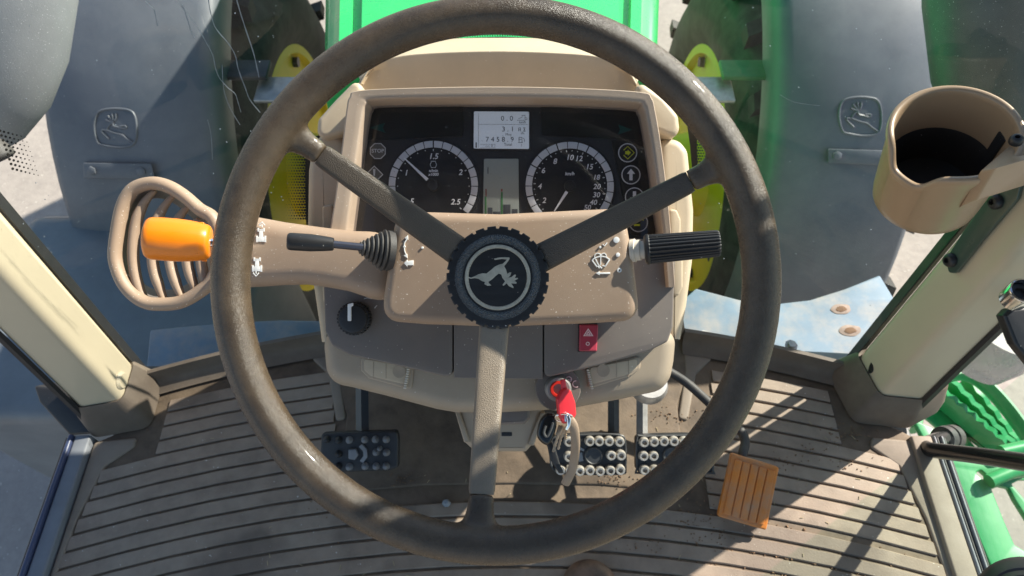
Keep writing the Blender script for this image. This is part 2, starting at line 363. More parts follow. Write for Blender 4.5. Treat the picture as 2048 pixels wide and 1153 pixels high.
# ================================================================== STEERING WHEEL
TW = 0.512; HT = 0.548
HUBC = (995, 555)
wheel = thing('steering_wheel', 'worn brown three spoke steering wheel with black textured hub', 'steering wheel', P(*HUBC, .56))
def superrow(c, X, Y, w_, h_, n=20, e=3.2):
    out = []
    for k in range(n):
        a = 2 * math.pi * k / n; ca, sa = math.cos(a), math.sin(a)
        out.append(c + X * (w_ / 2 * math.copysign(abs(ca) ** (2 / e), ca)) + Y * (h_ / 2 * math.copysign(abs(sa) ** (2 / e), sa)))
    return out
lp_ = lambda a, b, s: (a[0] + (b[0] - a[0]) * s, a[1] + (b[1] - a[1]) * s)
SPOKES = [((642, 310), (909, 498), 48, 66), ((1381, 363), (1095, 510), 47, 64), ((963, 989), (988, 660), 54, 66)]
RC = (992, 561); RR = 531.0; RT = 38.5
ms = [tube([P(RC[0] + RR * math.cos(2 * math.pi * k / 128), RC[1] + RR * math.sin(2 * math.pi * k / 128), TW) for k in range(128)], pm(RT, TW), 20, closed=True)]
for (a, b, w0, w1) in SPOKES:
    A = P(*a, TW + .013); B = P(*b, HT + .012); T = (A - B).normalized(); X = T.cross(N).normalized(); Y = N - T * N.dot(T); Y.normalize()
    rows = []
    # distance from the seam to the tube's centre line
    d = RR - (V((*a, 0)) - V((*RC, 0))).length
    for s, ww, hh in ((0, w0, 34), (.30, w0 * 1.04, 36), (.5, w0 * 1.25, 42), (.68, w0 * 1.75, 52), (.86, w0 * 2.6, 60), (1.02, w0 * 3.0, 60)):
        rows.append(superrow(A + T * pm(d * s, TW) , X, Y, pm(ww, TW), pm(hh, TW), 20, 2.6))
    ms.append(loft(rows, close_u=True, caps=True))
me = join(ms)
ro = bpy.data.objects.new('tmp', me); COL.objects.link(ro)
md = ro.modifiers.new('r', 'REMESH'); md.mode = 'VOXEL'; md.voxel_size = 0.0021
sm = ro.modifiers.new('s', 'SMOOTH'); sm.factor = .5; sm.iterations = 9
bpy.context.view_layer.update()
me2 = bpy.data.meshes.new_from_object(ro.evaluated_get(bpy.context.evaluated_depsgraph_get()))
bpy.data.objects.remove(ro)
put('rim', me2, rimm, wheel, ang=80)
for (a, b, w0, w1) in SPOKES:
    A = P(*a, TW + .014); B = P(*lp_(a, b, 1.06), HT + .016); T = (A - B).normalized(); X = T.cross(N).normalized(); Y = (N - T * N.dot(T)).normalized()
    L = (A - B).length; rows = []
    for s in (0, .02, .2, .4, .6, .8, .975, 1):
        k = 1 - s; ww = w0 + (w1 - w0) * k
        if s == 1: ww -= 4
        if s == .975: ww -= 0
        rows.append(superrow(B + T * L * s, X, Y, pm(ww, TW), pm(30 if s < 1 else 26, TW), 28, 4.2))
    put('spoke', loft(rows, close_u=True, caps=True), litspokem if a[1] > 900 else spokem, wheel, ang=60)
# hub: notched collar, leather ring, emblem plate
frh = CF(HT)
hx, hy = frh.at(*HUBC); h = lambda px: pm(px, HT)
notch = []
NT = 26
for k in range(NT):
    for f_, rr in ((-.34, 104.5), (.34, 104.5), (.40, 99.5), (.60, 99.5)):
        a = 2 * math.pi * (k + f_) / NT; notch.append((hx + h(rr) * math.cos(a), hy + h(rr) * math.sin(a)))
frc = CF(HT + .007)
put('hub_collar', slab(notch, frc, .026, .0012, raw=True), blackp, wheel, ang=30)
HC = frc.w(hx, hy, 0)
put('column_neck', lathe(HC - N * .02, HC - N * .09, [(0, h(80)), (.07, h(88))], 40), blackp, wheel)
put('hub_pad', lathe(HC - N * .02, HC, [(.0, h(99)), (.013, h(98)), (.0175, h(95)), (.0200, h(87)), (.0212, h(79)), (.0205, h(71)), (.0185, h(68.5)), (.010, h(68))], 72), leather, wheel, ang=60)
emb = put('emblem_plate', lathe(HC - N * .02, HC, [(.012, h(67)), (.0195, h(67)), (.0206, h(65)), (.0206, h(60)), (.0195, h(58.5)), (.0193, h(30)), (.0193, 0)], 64), emblem_black, wheel)
rg = lathe(HC - N * .02, HC, [(.0203, h(66.6)), (.0209, h(65)), (.0209, h(60.5)), (.0200, h(59))], 72, closed_prof=True)
put('emblem_ring', rg, silver, emb)
deer = [(330,590),(365,602),(400,588),(430,572),(465,563),(500,566),(540,535),(575,505),(610,487),(645,478),(660,465),(682,442),(640,436),(604,441),(576,446),(566,434),(610,424),(660,420),(704,423),(706,436),(680,475),(658,500),(674,530),(686,568),(705,555),(722,556),(712,585),(694,602),(722,598),(746,578),(755,573),(763,580),(753,606),(778,603),(782,612),(748,630),(768,643),(766,656),(720,653),(742,686),(738,696),(700,678),(680,652),(654,674),(642,668),(666,634),(642,604),(632,574),(610,566),(580,590),(550,618),(517,641),(530,658),(545,672),(510,674),(482,660),(488,642),(460,632),(430,612),(395,606),(365,612),(332,604)]
dpx = [(860 + x / 4.436, 420 + y / 4.436) for x, y in deer]
put('deer_emblem', slab(dpx, CF(HT + .0066), .0012, .0002), silver, emb)

# ================================================================== COLUMN COWL
cowl = thing('column_cowl', 'taupe plastic steering column cowl behind the wheel hub with white symbols', 'column cover', P(1020, 640, .66))
TC = .628
co_ = [(796, 426), (830, 422), (1000, 427), (1180, 418), (1250, 415), (1260, 470), (1272, 545), (1284, 642), (1180, 648), (1000, 655), (850, 650), (764, 643), (764, 596), (776, 520), (786, 452)]
put('cover', pillow(co_, CF(TC), .075, .0095, r=16), taupe, cowl, ang=70)
fi = CF(TC); I3 = .0012
def icon(pts, lift=I3, th=.0016, r=0): return slab(pts, fi, th, .0002, lift=lift, r=r)
def disc2(x, y, r_, n=16): return [(x + r_ * math.cos(2 * math.pi * k / n), y + r_ * math.sin(2 * math.pi * k / n)) for k in range(n)]
def strip(pts, w_, fr=None, th=.0016, lift=I3):
    """a raised line of constant width drawn on the frame (px points)"""
    fr = fr or fi; pts = [V((*p, 0)) for p in pts]; Lf, Rt = [], []
    for i, p in enumerate(pts):
        d = (pts[min(i + 1, len(pts) - 1)] - pts[max(i - 1, 0)]).normalized(); nn = V((-d.y, d.x, 0)) * w_ / 2
        Lf.append((p + nn)[:2]); Rt.append((p - nn)[:2])
    return slab(Lf + Rt[::-1], fr, th, .0001, lift=lift)
put('wiper_symbols', [icon(disc2(1232.5, 480.5, 6.2)), icon(disc2(1235.5, 510, 4.2)),
    slab(disc2(1238.5, 541, 4.6), fi, .0016, .0002, holes=[disc2(1238.5, 541, 2)], lift=I3),
    icon([(1191, 547), (1199, 543.2), (1199, 545.6), (1220, 545), (1220, 548.4), (1199, 548.6), (1199, 551)]),
    strip([(1184, 521), (1190, 516), (1201, 512.8), (1211, 514.5), (1219, 519.5)], 2.4), strip([(1184, 521), (1194, 534.5)], 2.4), strip([(1219, 519.5), (1210, 533.5)], 2.4),
    strip([(1193, 534), (1196, 533), (1198.5, 537)], 2.2), strip([(1204.5, 532), (1211, 533)], 2.2), strip([(1190.5, 518), (1198, 533)], 2), strip([(1197, 531), (1203.5, 537)], 2.6),
    strip([(1201, 531), (1201.3, 508)], 1.6),
    strip([(1200.5, 512), (1199, 508), (1194.5, 507), (1190, 509.5), (1188.6, 515)], 1.7), strip([(1202, 512), (1204, 508), (1208, 507), (1211.6, 509.5), (1213, 515)], 1.7),
    icon(disc2(1200, 495, 2.2)), strip([(1205, 489), (1209, 492.5), (1214, 486)], 1.8)], white, cowl)
put('indicator_symbols', [strip([(815, 478), (809.5, 486), (808.6, 494), (809.5, 503), (813, 511)], 1.9), icon([(816, 471), (816.5, 480), (809, 477)]), icon([(815, 517), (807, 511.5), (814.5, 508.5)]),
    icon(disc2(808.8, 494, 2.6)), icon([(808, 527), (815, 519.8), (815, 522.8), (827, 521), (827, 531), (815, 531), (815, 534)]), icon(disc2(845, 496, 2.4))], white, cowl)

# ================================================================== LEVER CONSOLE (arm to the left) AND AIR VENT
arm = thing('lever_console', 'taupe console arm running left of the column cowl with tractor symbols', 'console', P(600, 570, .69))
ao = [(408, 432), (440, 420), (500, 431), (560, 442), (640, 453), (700, 460), (790, 462), (790, 606), (740, 600), (690, 583), (640, 574), (600, 569), (540, 570), (480, 574), (408, 578)]
put('arm_body', pillow(ao, CF(.66), .05, .016, r=30), taupe, arm, ang=70)
fa = CF(.66)
def tractor(cx, cy, up):
    s = -1 if up else 1
    def q(*p): return [(cx + x, cy + (y if up else y)) for x, y in p]
    return [slab(q((-3.5, -6), (3.5, -6), (4, 6), (7, 7), (7, 16), (-7, 16), (-7, 7), (-4, 6)), fa, .0006, .0001, lift=.0008),
            slab(q((-10, 4), (-6.6, 4), (-6.6, 17), (-10, 17)), fa, .0006, .0001, lift=.0008), slab(q((6.6, 4), (10, 4), (10, 17), (6.6, 17)), fa, .0006, .0001, lift=.0008),
            slab(q((-7, -11.5), (-4, -11.5), (-4, -4), (-7, -4)), fa, .0006, .0001, lift=.0008), slab(q((4, -11.5), (7, -11.5), (7, -4), (4, -4)), fa, .0006, .0001, lift=.0008),
            slab(q((-4, -9), (4, -9), (4, -6.5), (-4, -6.5)), fa, .0006, .0001, lift=.0008)]
def arrow(cx, y0, y1):
    d = 1 if y1 > y0 else -1
    return [slab([(cx - 1.2, y0), (cx + 1.2, y0), (cx + 1.2, y1 - 5 * d), (cx - 1.2, y1 - 5 * d)], fa, .0006, .0001, lift=.0008),
            strip([(cx - 6, y1 - 7 * d), (cx, y1), (cx + 6, y1 - 7 * d)], 2.2, fa, .0006, .0008)]
put('forward_symbol', tractor(522.5, 468, True) + arrow(524.5, 455, 444.5), white, arm)
put('reverse_symbol', tractor(514.5, 527, False) + arrow(512.5, 541, 553), white, arm)
vent = thing('air_vent', 'taupe oval air vent with curved slats at the left end of the console arm', 'air vent', P(330, 600, .66))
vp = lambda x, y, t=.632: P(x / 2.926, 330 + y / 2.926, t)
ringp = [(676,520),(688,410),(715,265),(758,170),(815,125),(900,108),(990,130),(1080,185),(1170,262),(1245,310),(1290,420),(1290,560),(1240,680),(1180,735),(1110,780),(1040,808),(950,816),(860,808),(785,762),(725,690),(688,600)]
rp = [vp(p.x, p.y, .648) for p in catmull(ringp, 5, True)]
put('frame', tube(rp, .0062, 12, closed=True, sx=1, sy=1.25, up=N), taupe, vent, ang=80)
for pts in ([(908,150),(850,215),(806,310),(785,420),(780,540),(795,650),(822,740),(860,800)], [(1012,182),(955,255),(915,345),(893,450),(893,550),(908,640),(935,720),(962,800)], [(1105,238),(1052,305),(1012,390),(990,500),(1003,600),(1033,700),(1068,785)],
            [(1165,312),(1128,370),(1100,450),(1095,550),(1112,640),(1148,740)], [(1225,380),(1186,470),(1178,570),(1198,660),(1222,700)]):
    q = [vp(p.x, p.y, .652) for p in catmull(pts, 4)]; n_ = len(q)
    put('slat', tube(q, [.0022 + .0026 * min(1, 4 * min(i, n_ - 1 - i + 1.5) / n_) for i in range(n_)], 10, sx=1, sy=1.3, up=N), taupe, vent, ang=80)
put('vent_shell', loft([[vp(p.x + 6 * k, p.y, .662 + .045 * k) for p in catmull([((x - 980) * (1 - .22 * k) + 980, (y - 470) * (1 - .22 * k) + 470) for x, y in ringp], 3, True)] for k in (0, .5, 1)], close_u=True, thick=.0015), dtaupe, vent, ang=80)

# ================================================================== LEVERS
rev = thing('reverser_lever', 'bright orange reverser lever knob left of the steering wheel', 'lever', P(420, 490, .60))
KA, KB = P(288, 476, .575), P(415, 485, .587); kt = .578
kp = [(0, 4), (0.3, 20), (1.5, 30), (4, 37), (9, 41), (16, 42.5), (35, 43.2), (60, 43.2), (85, 41.5), (105, 38.5), (116, 36), (121, 33), (124, 28), (124, 6)]
put('knob', lathe(KA, KB, [(pm(s, kt), pm(r_, kt)) for s, r_ in kp], 48), orange, rev, ang=60)
put('clip_collar', [box(KA.lerp(KB, .93) + (R.cross(N) * 0) + (U * math.cos(a) + N * math.sin(a)) * pm(34, kt), .004, .003, .005, .0008, X=(KB - KA), Y=N) for a in (0.2, 1.2, 2.2, 3.3, 4.4, 5.4)], orange, rev)
put('stem', tube([P(405, 484.5, .585), P(440, 487, .590), P(480, 492, .615), P(500, 494, .665)], pm(9, .56), 14), chrome, rev)
ind = thing('indicator_stalk', 'thin black indicator stalk with ribbed rubber boot left of the hub', 'stalk', P(770, 500, .63))
q = lambda x, y, t: P(x, y, t)
A, B = P(574, 483, .607), P(668, 489, .614); L = (B - A).length; kt = .588
put('grip', lathe(A, B, [(0, pm(8, kt)), (.0004, pm(15, kt)), (.0016, pm(17.5, kt)), (.004, pm(18.4, kt)), (L * .5, pm(18.2, kt)), (L * .72, pm(16.5, kt)), (L * .92, pm(14.5, kt)), (L * .985, pm(13.5, kt)), (L, pm(11, kt))], 36), blackp, ind, ang=50)
put('rod', tube([P(660, 488.5, .614), P(735, 496, .626)], pm(8.2, .595), 16), mat('blue_black_rod', (0.07, 0.075, 0.10), 0.22, 0.5), ind)
A, B = P(718, 496, .626), P(776, 502, .636); prof = [(0, pm(9, .6)), (.001, pm(13, .6))]
for k in range(6):
    s0 = .002 + k * .0036; rr = 17 + k * 5.4
    prof += [(s0, pm(rr - 4.5, .6)), (s0 + .0012, pm(rr, .6)), (s0 + .0022, pm(rr, .6)), (s0 + .0032, pm(rr - 5, .6))]
prof += [(.0245, pm(43, .6)), (.03, pm(43, .6))]
put('boot', lathe(A, B, prof, 40), blackr, ind, ang=50)
wip = thing('wiper_stalk', 'thick fluted black wiper stalk at the right of the column cowl', 'stalk', P(1275, 500, .63))
A, B = P(1288, 500, .632), P(1439, 487, .622); L = (B - A).length; kt = .6
T = (B - A).normalized(); Y0 = U - T * U.dot(T); Y0.normalize(); Z0 = T.cross(Y0); rows = []
for s, rr, fl_ in ((0, 21, 0), (.01, 29, 0), (.035, 32, 0), (.06, 32.5, 0), (.075, 31, 1), (.5, 29.5, 1), (.965, 28, 1), (.985, 27.5, .9), (1.0, 25.5, .3), (1.004, 12, 0), (1.005, 1, 0)):
    row = []
    for k in range(120):
        a = 2 * math.pi * k / 120; g = 1 - fl_ * .085 * (0, .25, 1, 1, .25)[k % 5]
        row.append(A + T * L * s + (Y0 * math.cos(a) + Z0 * math.sin(a)) * pm(rr, kt) * g)
    rows.append(row)
put('grip', loft(rows, close_u=True, caps=True), blackp, wip, ang=28)
put('neck', lathe(P(1262, 502, .638), P(1300, 499, .632), [(0, pm(24, kt)), (.004, pm(25, kt)), (.0045, pm(22, kt)), (.009, pm(22, kt)), (.0092, pm(19, kt)), (.02, pm(19, kt))], 32), pale, wip)

# ================================================================== DASHBOARD
dash = thing('dashboard', 'cream and taupe tractor dashboard housing behind the steering wheel', 'dashboard', P(1000, 760, .9))
def band(rows, th=.004): return loft(rows, thick=th)
# binnacle hood: bright top strip, tan face, cream wings
topline = [(722, 165), (745, 132), (790, 115), (860, 107), (1000, 103), (1140, 108), (1205, 116), (1250, 134), (1273, 168)]
backline = [(716, 150), (738, 112), (785, 92), (860, 80), (1000, 76), (1140, 80), (1212, 92), (1258, 112), (1282, 150)]
botline = [(722, 192), (745, 190), (790, 189), (860, 189), (1000, 189), (1140, 189), (1205, 190), (1250, 191), (1273, 194)]
cs = lambda l, t: [P(p.x, p.y, t) for p in catmull(l, 4)]
put('hood_panel', band([cs(backline, .80), cs([((x * .6 + x2 * .4), (y * .6 + y2 * .4)) for (x, y), (x2, y2) in zip(backline, topline)], .775), cs([((x * .15 + x2 * .85), (y * .15 + y2 * .85)) for (x, y), (x2, y2) in zip(backline, topline)], .750), cs(topline, .7445), cs([(x, y + 3) for x, y in topline], .7445), cs([((x + 1000 * .04) / 1.04 if 0 else x, y + 22) if 780 < x < 1220 else (x, y + 12) for x, y in topline], .752), cs(botline, .757)]), cream, dash, ang=50)
for poly in ([(722, 148), (668, 200), (634, 238), (632, 262), (640, 278), (662, 274), (700, 262), (724, 190)], [(1272, 166), (1290, 168), (1330, 196), (1358, 231), (1361, 258), (1352, 275), (1335, 272), (1300, 258), (1272, 196)]):
    put('wing', pillow(poly, CF(.722), .06, .006, r=8), cream, dash, ang=60)
# side shells
for poly in ([(640, 268), (690, 262), (700, 420), (680, 600), (668, 705), (642, 700), (634, 640), (622, 560), (612, 450), (614, 340), (622, 285)], [(1315, 268), (1362, 280), (1378, 300), (1390, 420), (1388, 520), (1376, 610), (1362, 690), (1335, 705), (1325, 600), (1318, 420)]):
    put('side_shell', pillow(poly, CF(.735), .16, .009, r=14), cream, dash, ang=60)
for poly in ([(644, 412), (664, 408), (666, 450), (660, 520), (656, 600), (646, 606), (644, 520)], [(1338, 418), (1354, 420), (1362, 440), (1362, 492), (1366, 500), (1366, 575), (1358, 592), (1346, 592), (1342, 500)]):
    put('side_latch', slab(poly, CF(.728), .012, .002, r=7), cream, dash)
# cluster bezel: profile swept through matched outer / inner lines
BZ = [((644, 575), (688, 575)), ((654, 480), (693, 480)), ((668, 388), (704, 388)), ((681, 290), (716, 300)), ((690, 215), (727, 226)), ((696, 193), (733, 207)), ((716, 179), (748, 199)), ((850, 173), (860, 196.5)), ((1000, 171), (1000, 196)), ((1150, 174), (1140, 198)), ((1283, 182), (1268, 205)), ((1305, 194), (1285, 213)), ((1313, 222), (1292, 234)), ((1326, 300), (1305, 310)), ((1338, 400), (1318, 410)), ((1346, 490), (1328, 490)), ((1352, 575), (1336, 575))]
rows = []
so = catmull([a for a, b in BZ], 4); si = catmull([b for a, b in BZ], 4)
fz = CF(.68)
for o_, i_ in zip(so, si):
    ox, oy = fz.at(o_.x, o_.y); ix, iy = fz.at(i_.x, i_.y); O = V((ox, oy, 0)); I = V((ix, iy, 0))
    pr = []
    for f_, z in ((-.06, -.07), (-.03, -.03), (0, -.006), (.06, -.002), (.16, 0), (.55, -.0006), (.85, -.0008), (.95, -.002), (1.0, -.006), (1.03, -.034)):
        p2 = O.lerp(I, f_); pr.append(fz.w(p2.x, p2.y, z))
    rows.append(pr)
clu = thing('instrument_cluster', 'black instrument cluster with two round dials and two displays in a taupe bezel', 'instrument cluster', P(1000, 420, .74))
put('bezel', loft(rows), bezelm, clu, ang=50)
# lower taupe panels around the column
TL = .690; fl = CF(TL)
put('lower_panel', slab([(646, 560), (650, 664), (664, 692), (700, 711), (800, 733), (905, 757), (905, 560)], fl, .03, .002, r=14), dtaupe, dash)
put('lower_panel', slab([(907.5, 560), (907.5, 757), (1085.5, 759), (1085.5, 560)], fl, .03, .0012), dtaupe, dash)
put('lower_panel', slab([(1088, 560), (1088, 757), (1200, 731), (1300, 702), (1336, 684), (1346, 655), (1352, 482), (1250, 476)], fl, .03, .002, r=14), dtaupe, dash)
# lower shell with two finger trays
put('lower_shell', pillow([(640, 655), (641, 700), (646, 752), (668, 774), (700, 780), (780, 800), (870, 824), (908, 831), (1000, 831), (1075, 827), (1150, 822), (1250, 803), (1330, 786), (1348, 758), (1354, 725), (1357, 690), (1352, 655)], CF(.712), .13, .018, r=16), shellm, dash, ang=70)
for poly, ser, circ, xs in (([(722, 712), (828, 735), (824, 778), (808, 776), (738, 757), (722, 742)], [(815, 738), (824, 737), (817, 777), (808, 775)], (799, 743), (747, 772)),
                            ([(1282, 712), (1170, 737), (1176, 776), (1186, 775), (1262, 752), (1280, 738)], [(1172, 740), (1180, 738), (1188, 774), (1180, 776)], (1206, 741), (1232, 1256))):
    ft = CF(.7112)
    tr = put('finger_tray', slab(poly, ft, .004, .0012, r=9, lift=.0012), tan, dash)
    put('tray_inset', slab([((x - (poly[0][0] + poly[2][0]) / 2) * .86 + (poly[0][0] + poly[2][0]) / 2, (y - 744) * .78 + 742) for x, y in poly], ft, .0014, .0004, r=7, lift=.002), cream, tr)
    put('serrated_edge', [box(ft.w(*ft.at(ser[0][0] + (ser[3][0] - ser[0][0]) * k / 8 + 3, ser[0][1] + (ser[3][1] - ser[0][1]) * k / 8), .003), .003, .0018, .003, .0006, R, U) for k in range(9)], pale, tr)
    put('thumb_dimple', lathe(ft.w(*ft.at(*circ), .0018), ft.w(*ft.at(*circ), .01), [(0, pm(13, .71)), (.0006, pm(13, .71)), (.0006, pm(11.5, .71)), (.0003, pm(6, .71)), (.0002, 0)], 28), tan, tr)
    for x in xs: put('tray_seam', slab([(x, circ[1] - 20), (x + 1.2, circ[1] - 20), (x + 1.2, circ[1] + 14), (x, circ[1] + 14)], ft, .0005, .0001, lift=.0023), tan, tr)
# column foot
put('footwell_panel', box((-.005, .535, ZF + .155), .40, .13, .31, .01), bootm, dash)
put('column_lip', slab([(926, 762), (1076, 762), (1072, 786), (930, 786)], CF(.716), .05, .003, r=4), tan, dash)
put('column_box', slab([(985, 792), (1063, 792), (1061, 838), (1050, 850), (985, 852)], CF(.727), .07, .004, r=5), dtaupe, dash)
put('column_foot', slab([(940, 780), (1078, 780), (1084, 824), (1066, 890), (1052, 906), (950, 906), (930, 888), (912, 822)], CF(.745), .1, .006, r=5), tan, dash)
put('foot_slot', slab([(1003, 865), (1024, 865), (1024, 873), (1003, 873)], CF(.7445), .002, .0003, r=2), blackp, dash)
for a, b in (((908, 818), (932, 886)), ((1082, 826), (1060, 892))):
    put('column_rib', slab([(a[0], a[1]), (a[0] + 9, a[1]), (b[0] + 8, b[1]), (b[0] - 4, b[1])], CF(.740), .05, .002, r=2), tan, dash)

# ---------------------------------------------------------------- cluster contents
TG = .713; fg = CF(TG); g = lambda x: pm(x, TG)
put('face', slab([(690, 590), (704, 388), (727, 226), (735, 205), (750, 198), (1000, 194), (1268, 203), (1286, 212), (1294, 234), (1320, 410), (1336, 590)], fg, .004, .0003), facem, clu)
for poly in ([(732, 206), (750, 200), (928, 197), (926, 274), (718, 282)], [(1080, 197), (1268, 205), (1286, 215), (1297, 282), (1084, 272)]):
    put('upper_pane', slab(poly, fg, .0012, .0003, r=5, lift=.0012), facepan, clu)
put('button_strip', slab([(1222, 280), (1300, 284), (1330, 480), (1262, 470)], fg, .0014, .0003, r=5, lift=.0014), facepan, clu)
def flat(poly, lift=.0019, th=.0004, holes=()): return slab(poly, fg, th, .00005, holes=holes, lift=lift)
def gauge(name, cx, cy, Rr, a0, a1, nseg, label, ticks, texts, needle, majors):
    gd = put(name, lathe(fg.w(*fg.at(cx, cy), .0004), fg.w(*fg.at(cx, cy), .01), [(0, g(Rr + 4.5)), (.0006, g(Rr + 4.5)), (.0012, g(Rr + 2.5)), (.0006, g(Rr + .5)), (.0006, g(Rr - 14)), (.0006, 0)], 72), dialm, clu)
    gd['label'] = label
    segs = []
    for k in range(nseg):
        b0 = a0 + (a1 - a0) * k / nseg; b1 = a0 + (a1 - a0) * (k + 1) / nseg; e = .55 if k % majors else .9; e2 = .55 if (k + 1) % majors else .9
        pp = []; r0, r1 = Rr - 13, Rr
        s_ = math.copysign(1, a1 - a0)
        for i in range(5): a = rad(b0 + s_ * e + (b1 - b0 - s_ * (e + e2)) * i / 4); pp.append((cx + r1 * math.cos(a), cy - r1 * math.sin(a)))
        for i in range(5): a = rad(b1 - s_ * e2 - (b1 - b0 - s_ * (e + e2)) * i / 4); pp.append((cx + r0 * math.cos(a), cy - r0 * math.sin(a)))
        segs.append(flat(pp, .0022, .0006))
    put('scale_ring', segs, ltgrey, gd)
    td = []
    for a, big in ticks:
        a = rad(a); r0, r1 = Rr - 20, Rr - 16
        if big: td.append(strip([(cx + r0 * math.cos(a), cy - r0 * math.sin(a)), (cx + r1 * math.cos(a), cy - r1 * math.sin(a))], 1.8, fg, .0004, .0015))
        else: td.append(flat(disc2(cx + (Rr - 17.5) * math.cos(a), cy - (Rr - 17.5) * math.sin(a), 1.1, 8), .0015))
    put('tick_marks', td, ltgrey, gd)
    for s, x, y, sz in texts: put('numeral', text(s, x, y, fg, sz * .78, TG, .0002, lift=.0014, shear=.2, bold=.00010), white, gd)
    (x0, y0), (x1, y1) = needle; d = V((x1 - x0, y1 - y0, 0)).normalized(); nn = V((-d.y, d.x, 0))
    put('needle', slab([(x0 + nn.x * 3.1, y0 + nn.y * 3.1), (x1 + nn.x * 1.1, y1 + nn.y * 1.1), (x1 - nn.x * 1.1, y1 - nn.y * 1.1), (x0 - nn.x * 3.1, y0 - nn.y * 3.1)], fg, .001, .0002, lift=.0052), white, gd)
    put('hub_cap', lathe(fg.w(*fg.at(cx, cy), .0012), fg.w(*fg.at(cx, cy), .01), [(0, g(11.5)), (.003, g(11.5)), (.0038, g(10)), (.0038, 0)], 32), dialm, gd)
    return gd
tk = [(90 + 13 * k, k % 5 == 0) for k in range(-10, 11)]
gd = gauge('tachometer', 867, 372, 89, 220, -40, 20, 'left dial reading engine revolutions', tk,
    [('1.5', 867, 314, 14.5), ('1', 812.5, 347, 14.5), ('2', 921, 346, 14.5), ('2.5', 911, 405, 14.5), ('.5', 822, 404, 14.5), ('n/min', 867, 342.5, 7.5), ('x1000', 867, 350, 7.5)], ((856, 361.5), (810, 318.5)), 5)
put('engine_symbol', [strip([(863, 325), (860.5, 330), (863, 336), (871, 336), (873.5, 330), (871, 325)], 1.2, fg, .0003, .0014), strip([(862, 323.5), (872, 323.5)], 1.2, fg, .0003, .0014)], ltgrey, gd)
tk2 = [(a, i % 3 == 0) for i, a in enumerate(range(230, -60, -9))]
gauge('speedometer', 1139, 373, 88, 238, -52, 20, 'right dial reading road speed', tk2,
    [('2', 1088, 402, 14), ('4', 1079, 374, 14), ('6', 1086, 342.5, 14), ('8', 1109.5, 324, 14), ('10', 1139, 316.5, 14), ('12', 1157, 318.5, 14), ('15', 1178, 335, 14), ('18', 1192, 356, 13), ('20', 1193, 374.5, 13.5), ('30', 1192, 391, 13.5), ('40', 1186, 406, 13.5), ('50', 1174, 416, 13), ('km/h', 1139, 348.5, 8.5)], ((1133, 385), (1108, 424)), 3)
ds = put('trip_display', slab([(948, 224), (1058, 224.5), (1058, 299), (947.5, 298)], fg, .002, .0003, lift=.0018, r=3), lcd1, clu)
put('display_frame', slab([(945, 221), (1061, 221.5), (1061, 302), (944.5, 301)], fg, .0012, .0003, lift=.0013, r=4), blackp, ds)
tx = [('0 . 0', 1014, 238.5, 10), ('km/h', 1045, 246, 5), ('3 . 1', 1016, 260, 10), ('l/h', 1045, 268, 5), ('Moy', 1017, 270.5, 5.2), ('7 4 5 8 . 9', 999.5, 280.5, 10), ('Total', 1016, 290.5, 5.4), ('l', 1043, 292, 5), ('0', 984, 293.5, 5)]
dl = lambda a, b, w_=.7: strip([a, b], w_, fg, .0001, .0021)
put('display_text', [text(s, x, y, fg, sz, TG, .00005, lift=.0020) for s, x, y, sz in tx] + [dl((956, 250), (1056, 250.5), .5), dl((957, 228), (957, 296), .5), dl((961, 290), (990, 290), .5), dl((990, 290), (990, 297), .5), dl((961, 297), (990, 297), .5), dl((970, 293.5), (979, 293.5), .8),
    dl((1034, 242), (1050, 242), .7), dl((1037, 239), (1044, 236), .8), dl((1044, 236), (1044, 232), .8), dl((1044, 232), (1050, 232), .8), dl((1050, 232), (1050, 237), .8),
    strip([(1052 + 2.4 * math.cos(k), 239 + 2.4 * math.sin(k)) for k in (0, 1, 2, 3, 4, 5, 6.2)], .8, fg, .0001, .0021),
    dl((1038, 276), (1038, 286), 1), dl((1038, 276), (1044, 276), 1), dl((1044, 276), (1044, 286), 1), dl((1036, 286.5), (1046, 286.5), 1), dl((1038, 280), (1044, 280), .8), dl((1046, 277), (1049, 280), .8), dl((1049, 280), (1049, 285), .8),
    dl((1037.5, 257), (1037.5, 264), 1.2), dl((1041, 257), (1041, 264), 1), dl((1037.5, 257), (1041, 257), .8), dl((1037.5, 261), (1041, 261), .8), dl((1046, 257), (1051, 257), .8), dl((1046, 264), (1051, 264), .8), dl((1047, 257), (1050.5, 264), .8), dl((1050.5, 257), (1047, 264), .8), dl((952.5, 286), (952.5, 297), 2.4)], lcdink, ds)
d2 = put('gear_display', slab([(968, 318.5), (1037, 318.5), (1038, 440), (966, 440)], fg, .002, .0003, lift=.0018, r=3), lcd2, clu)
put('gear_digit', text('1', 976, 343, fg, 14, TG, .00005, lift=.002), lcdink, d2)
put('bar_green', [flat([(x0, y0), (x1, y0), (x1, 432), (x0, 432)], .0021, .0002) for x0, x1, y0 in ((1002, 1005.5, 385), (970, 973, 394))], lcdgreen, d2)
put('bar_red', [flat([(971, 379), (973.5, 379), (973.5, 394), (971, 394)], .0021, .0002), flat([(1002, 379), (1005, 379), (1005, 384), (1002, 384)], .0021, .0002)], lcdred, d2)
put('bar_dark', [flat([(x0, y0), (x1, y0), (x1, 432), (x0, 432)], .00205, .0002) for x0, x1, y0 in ((1006.5, 1021, 410), (976, 985, 416), (1024, 1035, 419), (986, 1001, 424))], lcdink, d2)
octa = lambda cx, cy, r_: [(cx + r_ * math.cos(rad(22.5 + 45 * k)), cy + r_ * math.sin(rad(22.5 + 45 * k))) for k in range(8)]
lamp = put('stop_lamp', flat(octa(756, 303, 17), .0012, .001), dkprint, clu)
put('lamp_outline', flat(octa(756, 303, 17), .0015, .0004, holes=[octa(756, 303, 15.2)]), ltgrey, lamp)
